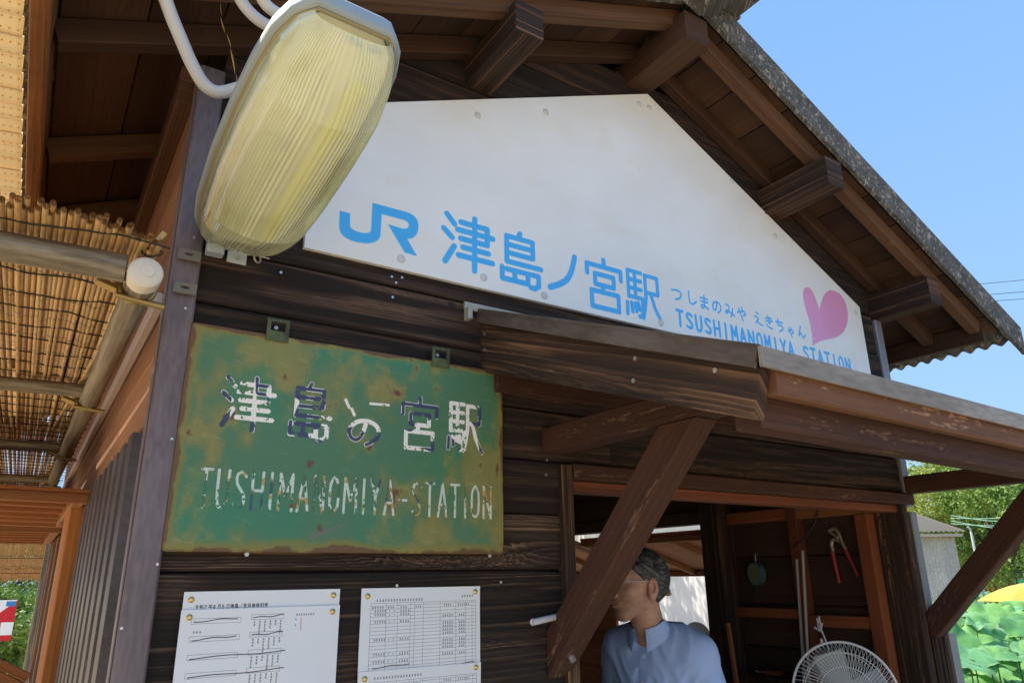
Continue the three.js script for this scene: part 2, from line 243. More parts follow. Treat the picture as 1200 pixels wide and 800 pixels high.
  // shutters propped open on both sides
  const shutter = (hx, sgn, z0, z1, yh, ye, len, n) => { const s = sub('shutter', bld), a = V(hx, yh, 0), b = V(hx + sgn * len, ye, 0);
    const P = (t, z, dy = 0) => V(mix(a.x, b.x, t), mix(a.y, b.y, t) + dy, z);
    mesh('panel', bar(P(0, (z0 + z1) / 2), P(1, (z0 + z1) / 2), z0 - z1, 0.012, { ch: 0.002 }), M.ply, s);
    for (const z of [z0 - 0.02, z1 + 0.02]) mesh('frame_bar', bar(P(0.002, z, -0.023), P(1, z, -0.023), 0.036, 0.032), M.orange, s);
    for (const t of [0.04, 0.96]) mesh('frame_bar', bar(P(t, z0 - 0.042, -0.023), P(t, z1 + 0.042, -0.023), 0.036, 0.03), M.orange, s);
    for (let k = 1; k <= n; k++) { const z = mix(z0, z1, k / (n + 1)); mesh('batten', bar(P(0.08, z, -0.021), P(0.92, z, -0.021), 0.03, 0.028), M.orange, s); }
  };
  shutter(2.625, 1, -0.96, -2.05, 1.79, 1.60, 0.62, 2); shutter(2.625, 1, -2.12, -3.2, 1.79, 1.60, 0.62, 2);
  shutter(-0.068, -1, -1.2, -2.5, 1.86, 1.87, 0.62, 4); shutter(-0.068, -1, -2.9, -4.3, 1.86, 1.86, 0.62, 4);
  // ledge arms below the left shutters
  for (const z of [-2.0, -2.75, -3.5, -4.2]) mesh('ledge_arm', bar(V(-0.066, 1.02 , z), V(-0.62, 1.32, z), 0.035, 0.05), M.orange, bld);

  // roof timbers
  const purlin = (x, w, h, yb, z1, m, z0 = BACK) => mesh('purlin', box(x - w / 2, x + w / 2, yb, yb + h, z0, z1, { ch: 0.004, tw: 6 }), m, bld);
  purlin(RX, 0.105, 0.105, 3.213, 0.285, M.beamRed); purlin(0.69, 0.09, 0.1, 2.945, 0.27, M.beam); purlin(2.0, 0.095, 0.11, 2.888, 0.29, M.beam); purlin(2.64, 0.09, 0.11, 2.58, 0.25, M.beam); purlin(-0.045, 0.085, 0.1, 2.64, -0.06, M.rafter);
  const EL = -0.335, ER = 3.09;
  const slopePt = (x, dy, z) => V(x, purlinTop(x) + dy, z);
  for (const z of [0.215, 0.022, -0.48, -0.92, -1.36, -1.8, -2.24, -2.7, -3.2, -3.7, -4.2]) {
    const m = z > 0.1 ? M.rafter : z > 0 ? M.beamRed : M.rafter, w = 0.042;
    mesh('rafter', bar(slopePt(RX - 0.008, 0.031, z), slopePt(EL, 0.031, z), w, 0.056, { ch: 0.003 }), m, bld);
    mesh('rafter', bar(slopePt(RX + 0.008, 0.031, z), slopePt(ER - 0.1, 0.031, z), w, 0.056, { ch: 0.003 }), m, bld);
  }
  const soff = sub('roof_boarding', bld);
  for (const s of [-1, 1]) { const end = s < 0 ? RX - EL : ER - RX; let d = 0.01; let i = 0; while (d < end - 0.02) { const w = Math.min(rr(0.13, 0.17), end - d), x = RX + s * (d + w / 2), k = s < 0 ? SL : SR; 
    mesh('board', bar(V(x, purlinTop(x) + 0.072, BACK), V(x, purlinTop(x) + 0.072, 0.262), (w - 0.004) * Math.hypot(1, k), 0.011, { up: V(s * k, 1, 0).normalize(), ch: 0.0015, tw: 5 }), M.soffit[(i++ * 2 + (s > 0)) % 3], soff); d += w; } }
  mesh('eave_fascia', box(EL - 0.038, EL - 0.002, purlinTop(EL) - 0.02, purlinTop(EL) + 0.075, BACK, 0.24, { ch: 0.003 }), M.fascia, bld);
  mesh('eave_fascia', box(ER - 0.098, ER - 0.07, purlinTop(ER) + 0.02, purlinTop(ER) + 0.098, BACK, 0.24, { ch: 0.003 }), M.beamRed, bld);
  // corrugated slate roof
  const slateTex = tex(512, 512, (i, j, o) => { const v = fbm(i / 40, j / 40, 91, 4), sp = noise(i / 2.2, j / 2.2, 92), l = sstep(0.6, 0.75, fbm(i / 9, j / 9, 95, 3)); const b = 66 + 52 * v + 60 * sstep(0.66, 0.95, sp) + 66 * l; o[0] = b; o[1] = b * 0.97; o[2] = b * 0.92; });
  const slate = new THREE.MeshStandardMaterial({ map: slateTex, roughness: 0.95, color: lin(0.85, 0.85, 0.85), side: THREE.DoubleSide, bumpMap: slateTex, bumpScale: 0.003 });
  const roof = sub('slate_roof', bld), wave = (x0, x1) => { const zs = [], n = 640; for (let k = 0; k <= n; k++) zs.push(mix(0.275, BACK - 0.15, k / n)); const pos = [], uv = [], idx = [];
    for (const th of [0, 0.007]) zs.forEach((z) => { for (const x of [x0, x1]) { pos.push(x, purlinTop(x) + 0.089 + th + 0.009 * Math.cos((z / 0.0635) * Math.PI * 2), z); uv.push(x, z); } });
    const q = zs.length * 2; for (let k = 0; k + 1 < zs.length; k++) { const a = 2 * k; idx.push(a, a + 1, a + 3, a, a + 3, a + 2, q + a, q + a + 3, q + a + 1, q + a, q + a + 2, q + a + 3); for (const e of [0, 1]) idx.push(a + e, q + a + e, q + a + 2 + e, a + e, q + a + 2 + e, a + 2 + e); }
    const g = new THREE.BufferGeometry(); g.setAttribute('position', new THREE.Float32BufferAttribute(pos, 3)); g.setAttribute('uv', new THREE.Float32BufferAttribute(uv, 2)); g.setIndex(idx); const f = g.toNonIndexed(); f.computeVertexNormals(); return f; };
  mesh('corrugated_sheet', wave(RX - 0.01, EL - 0.07), slate, roof); mesh('corrugated_sheet', wave(RX + 0.01, ER + 0.10), slate, roof);
  const uvm = (g) => { const p = g.attributes.position, u = new Float32Array(p.count * 2); for (let k = 0; k < p.count; k++) { u[2 * k] = p.getX(k) * 1.3 + p.getZ(k); u[2 * k + 1] = p.getY(k) * 1.3 + p.getZ(k) * 0.3; } g.setAttribute('uv', new THREE.BufferAttribute(u, 2)); return g; };
  const vergeY = (x, s) => 3.367 - (s < 0 ? SL : 0.483) * Math.abs(x - RX);
  for (const s of [-1, 1]) { // verge caps in lengths, top flange and drop, worn edge
    const n = 2, end = s < 0 ? EL - 0.09 : ER + 0.14; 
    for (let i = 0; i < n; i++) { const x0 = mix(RX + s * 0.004, end, i / n), x1 = mix(RX + s * 0.004, end, (i + 1) / n) + (i + 1 < n ? -s * 0.002 : 0), N = 26, pos = [], idx = [];
      for (let k = 0; k <= N; k++) { const x = mix(x0, x1, k / N), y = vergeY(x, s), j = (noise(x * 40, i * 3 + s, 7) - 0.5) * 0.006; for (const [dy, dz] of [[j, 0.276], [j, 0.292], [0.118, 0.294], [0.130, 0.286], [0.136, 0.25], [0.138, 0.14], [0.128, 0.14], [0.122, 0.276]]) pos.push(x, y + dy, dz); }
      for (let k = 0; k < N; k++) for (let e = 0; e < 8; e++) { const a = k * 8 + e, b = k * 8 + (e + 1) % 8; idx.push(a, b + 8, b, a, a + 8, b + 8); }
      for (const k of [0, N]) { const q = (e) => k * 8 + e; idx.push(q(0), q(1), q(2), q(0), q(2), q(7), q(2), q(3), q(7), q(3), q(4), q(7), q(4), q(6), q(7), q(4), q(5), q(6)); }
      const g = new THREE.BufferGeometry(); g.setAttribute('position', new THREE.Float32BufferAttribute(pos, 3)); g.setIndex(idx); const f = g.toNonIndexed(); f.computeVertexNormals(); mesh('verge_cap', uvm(f), slate, roof); }
  }
  { // ridge cap: roll with two wings and a rounded drop end
    const prof = []; const cy = 3.475, R = 0.062; const wing = (x, s) => 3.515 - (s < 0 ? SL : 0.483) * Math.abs(x - RX);
    prof.push([RX - 0.22, wing(RX - 0.22, -1)]); for (let k = 0; k <= 12; k++) { const a = Math.PI * (1.06 - (k / 12) * 1.12); prof.push([RX + Math.cos(a) * R, cy + 0.02 + Math.sin(a) * R]); } prof.push([RX + 0.22, wing(RX + 0.22, 1)]);
    const inn = prof.map(([x, y]) => [RX + (x - RX) * 0.96, y - 0.014]).reverse();
    mesh('ridge_cap', uvm(prism([...prof, ...inn], 5).translate(0, 0, BACK - 0.1 - 0.0)), slate, roof).position.z = 0; 
    const end = []; end.push([RX - 0.2, wing(RX - 0.2, -1) - 0.012]); for (let k = 0; k <= 12; k++) { const a = Math.PI * (1 - k / 12); end.push([RX + Math.cos(a) * 0.07, cy + 0.02 + Math.sin(a) * 0.07]); } end.push([RX + 0.2, wing(RX + 0.2, 1) - 0.012], [RX + 0.10, 3.40], [RX + 0.06, 3.335], [RX, 3.315], [RX - 0.06, 3.34], [RX - 0.1, 3.41]);
    mesh('ridge_end_tile', uvm(prism(end, 0.1, { bevelEnabled: true, bevelSize: 0.006, bevelThickness: 0.006, bevelSegments: 2 }).translate(0, 0, 0.30 - 0.0)), slate, roof);
  }

  // canopy over the window
  const cn = sub('window_canopy', bld), drop = (x) => -0.018 * (x - 0.7), FX = 3.05;
  const topAt = (z, x) => 2.235 - 0.385 * z + drop(x) * (z / 0.85);
  { // left barge board: tapered
    const q = [[0.001, 2.215], [0.001, 2.088], [0.832, 1.808], [0.856, 1.886]]; // z,y
    const g = prism(q, 0.024).rotateY(-Math.PI / 2); g.translate(0.724, 0, 0); const p = g.attributes.position, u = new Float32Array(p.count * 2);
    for (let k = 0; k < p.count; k++) { const z = p.getZ(k), yv = p.getY(k) + 0.36 * z; u[2 * k] = (0.4 + z) / 3; u[2 * k + 1] = (yv - 2.0 + p.getX(k)) / 0.75; } g.setAttribute('uv', new THREE.BufferAttribute(u, 2));
    const bb = mesh('barge_board', g, M.barge, cn);
    for (const [px, py] of [[745, 420], [743, 446], [839, 434], [568, 391], [568, 410]]) { const p2 = on(px, py, 'x', 0.699); const s = screw(bb, 0.698, p2.y, p2.z); s.rotation.y = Math.PI / 2; }
  }
  const gm = mat(lin(0.36, 0.325, 0.285), 0.55, { metalness: 0.1, map: grunge(85, [205, 198, 190], [255, 252, 248], 2, 256) });
  const dark = mat(lin(0.17, 0.14, 0.125), 0.5, { metalness: 0.2, map: gm.map });
  mesh('side_flashing', bar(V(0.688, topAt(0, 0.7) + 0.002, 0.004), V(0.688, topAt(0.862, 0.7) - 0.002, 0.862), 0.006, 0.038, { ch: 0.001 }), dark, cn);
  mesh('wall_flashing', merge([box(0.646, 2.602, 2.246, 2.268, 0.0025, 0.010), box(0.646, 0.66, 2.215, 2.2455, 0.0025, 0.03)]), mat(lin(0.36, 0.36, 0.32), 0.6), cn);
  { const N = 18, pts = []; const pos = [], idx = []; for (let k = 0; k <= N; k++) for (const z of [0.006, 0.868]) { const x = mix(0.684, FX, k / N); for (const d of [0, 0.004]) pos.push(x, topAt(z, x) + 0.012 + d, z); } for (let k = 0; k < N; k++) { const a = 4 * k; idx.push(a, a + 2, a + 6, a, a + 6, a + 4, a + 1, a + 7, a + 3, a + 1, a + 5, a + 7, a + 2, a + 3, a + 7, a + 2, a + 7, a + 6, a, a + 5, a + 1, a, a + 4, a + 5); }
    const g = new THREE.BufferGeometry(); g.setAttribute('position', new THREE.Float32BufferAttribute(pos, 3)); g.setIndex(idx); const f = g.toNonIndexed(); f.computeVertexNormals(); mesh('roof_sheet', uvm(f), gm, cn); }
  mesh('front_flashing', bar(V(0.684, 1.899, 0.87), V(FX, 1.899 + drop(FX), 0.87), 0.006, 0.034, { ch: 0.001 }), gm, cn);
  mesh('fascia', bar(V(0.726, 1.867, 0.852), V(FX, 1.867 + drop(FX), 0.852), 0.022, 0.046, { ch: 0.003 }), M.canopyWood, cn);
  mesh('front_beam', bar(V(0.726, 1.834, 0.80), V(FX, 1.834 + drop(FX), 0.80), 0.05, 0.066, { ch: 0.003 }), M.brace, cn);
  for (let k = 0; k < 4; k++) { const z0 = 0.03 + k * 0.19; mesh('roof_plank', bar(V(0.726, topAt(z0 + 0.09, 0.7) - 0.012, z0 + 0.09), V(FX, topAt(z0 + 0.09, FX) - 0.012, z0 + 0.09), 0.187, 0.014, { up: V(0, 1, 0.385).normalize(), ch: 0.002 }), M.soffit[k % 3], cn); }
  for (const x of [1.4, 2.0]) mesh('canopy_rafter', bar(V(x, topAt(0.03, x) - 0.045, 0.03), V(x, topAt(0.77, x) - 0.045, 0.77), 0.04, 0.05, { ch: 0.003 }), M.brace, cn);
  mesh('wall_plate', box(0.726, 2.6, 2.03, 2.09, 0.003, 0.045, { ch: 0.003 }), M.brace, cn);
  const bracket = (x, w, yb) => {
    mesh('bracket_arm', box(x, x + w, yb, yb + 0.066, 0.003, 0.772, { ch: 0.004 }), M.brace, cn);
    const t = 0.078, y0 = yb - 0.49;
    mesh('brace', bar(V(x + w / 2 + 0.001, yb - 0.487, 0.003), V(x + w / 2 + 0.001, yb - 0.003, 0.487), w, t, { up: V(0, 1, -1).normalize(), ch: 0.004, cut0: 1, cut1: -1 }), M.brace, cn);
  };
  bracket(0.888, 0.068, 1.889); bracket(2.605, 0.06, 1.868);
  const bolt = rod(V(0.925, 1.396, 0.05), V(0.925, 1.388, 0.058), 0.009, 0.008, 12); mesh('bolt', bolt, M.steel, cn);
}
// ---------------------------------------------------------------- glyph strokes on a 100 x 100 grid
const G = {
  tsu: [[8, 12, 22, 26], [3, 38, 18, 50], [6, 92, 22, 64], [34, 20, 84, 20, 84, 48], [28, 34, 95, 34], [34, 48, 84, 48], [38, 62, 86, 62], [30, 77, 94, 77], [60, 8, 60, 97]],
  shima: [[50, 2, 45, 11], [20, 12, 78, 12, 78, 42], [20, 12, 20, 58], [20, 27, 78, 27], [20, 42, 78, 42], [20, 58, 96, 58], [20, 72, 90, 72, 90, 90, 80, 96, 72, 95], [10, 70, 10, 90, 66, 90], [37, 72, 37, 90], [66, 72, 66, 90]],
  miya: [[50, 2, 50, 15], [8, 34, 8, 16, 92, 16, 92, 34], [27, 32, 73, 32, 73, 52, 27, 52, 27, 32], [48, 52, 43, 65], [17, 65, 83, 65, 83, 95, 17, 95, 17, 65]],
  eki: [[8, 8, 8, 60], [8, 8, 45, 8], [8, 25, 43, 25], [8, 42, 43, 42], [27, 8, 27, 58], [8, 59, 46, 59, 44, 92, 35, 95], [3, 72, 2, 94], [14, 71, 16, 88], [24, 71, 27, 86], [33, 69, 36, 82], [56, 10, 91, 10, 91, 44, 56, 44], [56, 10, 56, 55, 51, 78, 45, 96], [70, 44, 80, 72, 97, 97]],
  no: ['c', [54, 22, 48, 58, 32, 84, 14, 74, 10, 50, 26, 26, 54, 18, 82, 30, 90, 56, 78, 80, 56, 92]],
  nok: ['c', [80, 6, 72, 44, 50, 74, 18, 88]],
  tu: ['c', [8, 32, 50, 22, 84, 34, 86, 60, 60, 82, 34, 88]], si: ['c', [28, 8, 25, 60, 34, 86, 60, 88, 88, 64]],
  ma: ['c', [18, 24, 82, 24], [20, 46, 80, 46], [52, 6, 52, 78, 36, 92, 18, 84, 24, 70, 46, 68, 84, 90]],
  mi: ['c', [20, 16, 58, 16, 34, 66, 16, 80, 8, 66, 26, 54, 60, 66, 94, 80], [80, 34, 76, 66, 58, 94]],
  ya: ['c', [8, 46, 50, 28, 84, 32, 86, 52, 62, 60], [52, 6, 60, 22], [24, 16, 56, 94]], e: ['c', [42, 6, 62, 14], [22, 36, 70, 34, 18, 90, 48, 60, 58, 84, 90, 88]],
  ki: ['c', [20, 24, 78, 18], [18, 44, 82, 37], [42, 4, 74, 62, 44, 56], [22, 70, 36, 90, 76, 90]], ti: ['c', [16, 28, 84, 24], [42, 6, 26, 56, 58, 42, 86, 54, 80, 78, 44, 92]],
  n: ['c', [48, 6, 10, 92, 32, 58, 48, 58, 54, 84, 72, 88, 92, 62]],
  rei: [[50, 4, 8, 40], [50, 4, 92, 40], [34, 42, 66, 42], [22, 58, 78, 58, 60, 80], [48, 70, 66, 94]], wa: [[42, 8, 12, 18], [4, 34, 52, 34], [28, 14, 28, 96], [28, 40, 6, 72], [28, 40, 50, 64], [62, 26, 94, 26, 94, 84, 62, 84, 62, 26]],
  nen: [[28, 4, 10, 30], [24, 18, 90, 18], [26, 42, 86, 42], [26, 42, 26, 66], [4, 66, 96, 66], [56, 18, 56, 98]], gatsu: [[26, 8, 78, 8, 78, 92, 66, 92], [26, 8, 24, 66, 10, 94], [26, 34, 78, 34], [26, 58, 78, 58]],
  niti: [[22, 8, 78, 8, 78, 92, 22, 92, 22, 8], [22, 50, 78, 50]], hatu: [[20, 10, 44, 12, 8, 44], [80, 8, 56, 12, 92, 44], [30, 42, 70, 42], [18, 62, 82, 62], [40, 42, 36, 70, 12, 94], [62, 42, 62, 88, 92, 90, 92, 76]],
  sya: [[12, 18, 88, 18], [20, 34, 80, 34, 80, 64, 20, 64, 20, 34], [20, 49, 80, 49], [6, 80, 94, 80], [50, 4, 50, 98]], ji: [[8, 16, 34, 16, 34, 84, 8, 84, 8, 16], [8, 50, 34, 50], [46, 22, 92, 22], [68, 6, 68, 38], [42, 40, 96, 40], [44, 60, 94, 60], [80, 46, 80, 94, 70, 92], [54, 72, 62, 82]],
  koku: [[6, 18, 56, 18], [30, 6, 30, 18, 14, 42, 34, 42, 8, 70], [46, 40, 10, 92], [34, 66, 54, 92], [70, 16, 70, 64], [90, 6, 90, 94, 80, 92]], hyo: [[14, 14, 86, 14], [20, 28, 80, 28], [8, 44, 92, 44], [50, 4, 50, 44, 12, 74], [32, 62, 30, 94, 50, 84], [50, 50, 90, 94], [84, 56, 66, 66]],
};
const L1 = { T: [[5, 0, 95, 0], [50, 0, 50, 100]], U: ['c', [8, 0, 8, 60, 20, 96, 50, 100, 80, 96, 92, 60, 92, 0]], S: ['c', [90, 14, 60, 0, 20, 6, 12, 30, 50, 48, 88, 66, 84, 92, 50, 100, 10, 88]], H: [[8, 0, 8, 100], [92, 0, 92, 100], [8, 50, 92, 50]], I: [[50, 0, 50, 100]], M: [[4, 100, 8, 0, 50, 66, 92, 0, 96, 100]], A: [[4, 100, 50, 0, 96, 100], [20, 66, 80, 66]], N: [[8, 100, 8, 0, 92, 100, 92, 0]], O: ['c', [50, 0, 14, 12, 8, 50, 14, 88, 50, 100, 86, 88, 92, 50, 86, 12, 50, 0]], Y: [[6, 0, 50, 52, 94, 0], [50, 52, 50, 100]], '-': [[15, 56, 85, 56]] };
function glyph(c, g, x, y, w, h, lw) { // x, y = top left
  const curved = g[0] === 'c'; c.lineWidth = lw; c.lineCap = c.lineJoin = 'round';
  for (const s of g) { if (s === 'c') continue; const p = []; for (let i = 0; i < s.length; i += 2) p.push([x + (s[i] * w) / 100, y + (s[i + 1] * h) / 100]);
    c.beginPath(); c.moveTo(...p[0]);
    if (curved && p.length > 2) { for (let i = 1; i < p.length - 1; i++) { const e = i === p.length - 2 ? p[i + 1] : [(p[i][0] + p[i + 1][0]) / 2, (p[i][1] + p[i + 1][1]) / 2]; c.quadraticCurveTo(...p[i], ...e); } } else for (let i = 1; i < p.length; i++) c.lineTo(...p[i]);
    c.stroke(); }
}
const canvas = (w, h) => { const k = document.createElement('canvas'); k.width = w; k.height = h; return k; };
const ctex = (k) => { const t = new THREE.CanvasTexture(k); t.colorSpace = THREE.SRGBColorSpace; t.anisotropy = 8; return t; };
const planarUV = (g, x0, y0, w, h) => { const p = g.attributes.position, u = new Float32Array(p.count * 2); for (let k = 0; k < p.count; k++) { u[2 * k] = (p.getX(k) - x0) / w; u[2 * k + 1] = (p.getY(k) - y0) / h; } g.setAttribute('uv', new THREE.BufferAttribute(u, 2)); return g; };

// ---------------------------------------------------------------- white name board in the gable
{
  const x0 = 0.2, y0 = 2.29, w = 2.32, h = 0.93, W = 2048, H = Math.round((2048 * h) / w), k = canvas(W, H), c = k.getContext('2d');
  const X = (x) => ((x - x0) / w) * W, Y = (y) => H - ((y - y0) / h) * H, S = W / w;
  c.fillStyle = '#f2efe8'; c.fillRect(0, 0, W, H);
  const id = c.getImageData(0, 0, W, H); for (let j = 0; j < H; j++) for (let i = 0; i < W; i++) { const q = (j * W + i) * 4, v = fbm(i / 130, j / 130, 301, 4), st = sstep(0.57, 0.66, fbm(i / 160 + 9, j / 90, 307, 4)); const b = 0.965 + 0.05 * v + 0.012 * noise(i / 2, j / 2, 303); id.data[q] *= b - 0.006 * st; id.data[q + 1] *= b - 0.01 * st; id.data[q + 2] *= b - 0.025 * st; } c.putImageData(id, 0, 0);
  const pxy = (px, py) => { const p = on(px, py, 'z', 0.017); return [X(p.x), Y(p.y)]; };
  const blue = '#44b2f2'; c.strokeStyle = c.fillStyle = blue;
  { const P = (x, y) => pxy(300 + x / 4, 200 + y / 4), mv = (x, y) => c.lineTo(...P(x, y)), q = (a, b, x, y) => c.quadraticCurveTo(...P(a, b), ...P(x, y)); c.beginPath(); c.moveTo(...P(392, 187)); mv(440, 200); mv(440, 256); q(442, 280, 500, 292); q(530, 295, 538, 283); mv(545, 150); mv(700, 192); q(762, 208, 761, 262); q(758, 320, 708, 319); mv(755, 401); mv(697, 384); mv(617, 250); mv(685, 271); q(716, 276, 716, 254); q(714, 238, 692, 231); mv(589, 203); mv(583, 300); q(578, 338, 520, 341); q(388, 332, 388, 258); c.closePath(); c.fill(); }
  for (const [g, cx, cy, gw, gh, lw] of [['tsu', 0.654, 2.437, 0.165, 0.172, 0.017], ['shima', 0.819, 2.423, 0.152, 0.168, 0.0165], ['nok', 0.968, 2.417, 0.15, 0.14, 0.019], ['miya', 1.125, 2.414, 0.158, 0.17, 0.0165], ['eki', 1.284, 2.415, 0.15, 0.17, 0.0145]]) glyph(c, G[g], X(cx - gw / 2), Y(cy + gh / 2), gw * S, gh * S, lw * S);
  const kana = ['tu', 'si', 'ma', 'no', 'mi', 'ya', 0, 'e', 'ki', 'ti', 'YA', 'n']; const kx = [110, 190, 258, 326, 395, 462, 0, 548, 610, 666, 726, 785].map((v) => on(770 + v / 4.615, 320 + (132 + (v - 110) * 0.308) / 4.615, 'z', 0.017).x);
  kana.forEach((g, i) => { if (!g) return; const sm = g === 'YA', s_ = sm ? 0.04 : 0.054, cy = 2.449 - (kx[i] - 1.45) * 0.03 - (sm ? 0.012 : 0); glyph(c, G[sm ? 'ya' : g], X(kx[i] - s_ / 2), Y(cy + s_ / 2), s_ * S, s_ * S, 0.0068 * S); });
  const word = 'TSUSHIMANOMIYA STATION'; for (let i = 0; i < word.length; i++) { const x = 1.422 + i * 0.0432; if (L1[word[i]]) glyph(c, L1[word[i]], X(x), Y(2.392 - (x - 1.43) * 0.025), 0.03 * S, 0.052 * S, 0.0105 * S); }
  { const P = (x, y) => pxy(770 + x / 4.615, 320 + y / 4.615); c.fillStyle = '#ea9cc4'; c.beginPath(); c.moveTo(...P(880, 196)); const b = (a, d, e, f, x, y) => c.bezierCurveTo(...P(a, d), ...P(e, f), ...P(x, y)); b(895, 120, 915, 92, 945, 92); b(1010, 98, 1040, 190, 1033, 250); b(1025, 335, 970, 352, 925, 358); b(890, 362, 865, 375, 842, 394); b(843, 340, 835, 290, 815, 225); b(795, 165, 780, 100, 800, 80); b(835, 65, 850, 110, 880, 196); c.fill(); }
  const t = thing('station_name_board', 'large white gable shaped board with blue lettering and a pink heart', 'signboard', [0, 0, 0]);
  const g = planarUV(prism([[0.215, 2.312], [2.493, 2.312], [2.493, 2.614], [1.374, 3.197], [0.215, 2.70]], 0.012, { bevelEnabled: true, bevelThickness: 0.0012, bevelSize: 0.0012, bevelSegments: 1 }).translate(0, 0, 0.004), x0, y0, w, h);
  mesh('panel', g, phys(lin(1, 1, 1), 0.42, { map: ctex(k), clearcoat: 0.5, clearcoatRoughness: 0.12 }), t);
  const cap = new THREE.SphereGeometry(0.0115, 14, 6, 0, Math.PI * 2, 0, Math.PI / 2).scale(1, 0.4, 1).rotateX(Math.PI / 2), cm = mat(lin(0.62, 0.61, 0.6), 0.5);
  for (const [px, py] of [[470, 303], [567, 325], [638, 346], [775, 378], [560, 135], [749, 122], [761, 126], [909, 276], [1003, 366], [640, 131], [858, 212]]) { const p = on(px, py, 'z', 0.018); mesh('screw_cap', cap, cm, t).position.set(p.x, p.y, 0.0172); }
}
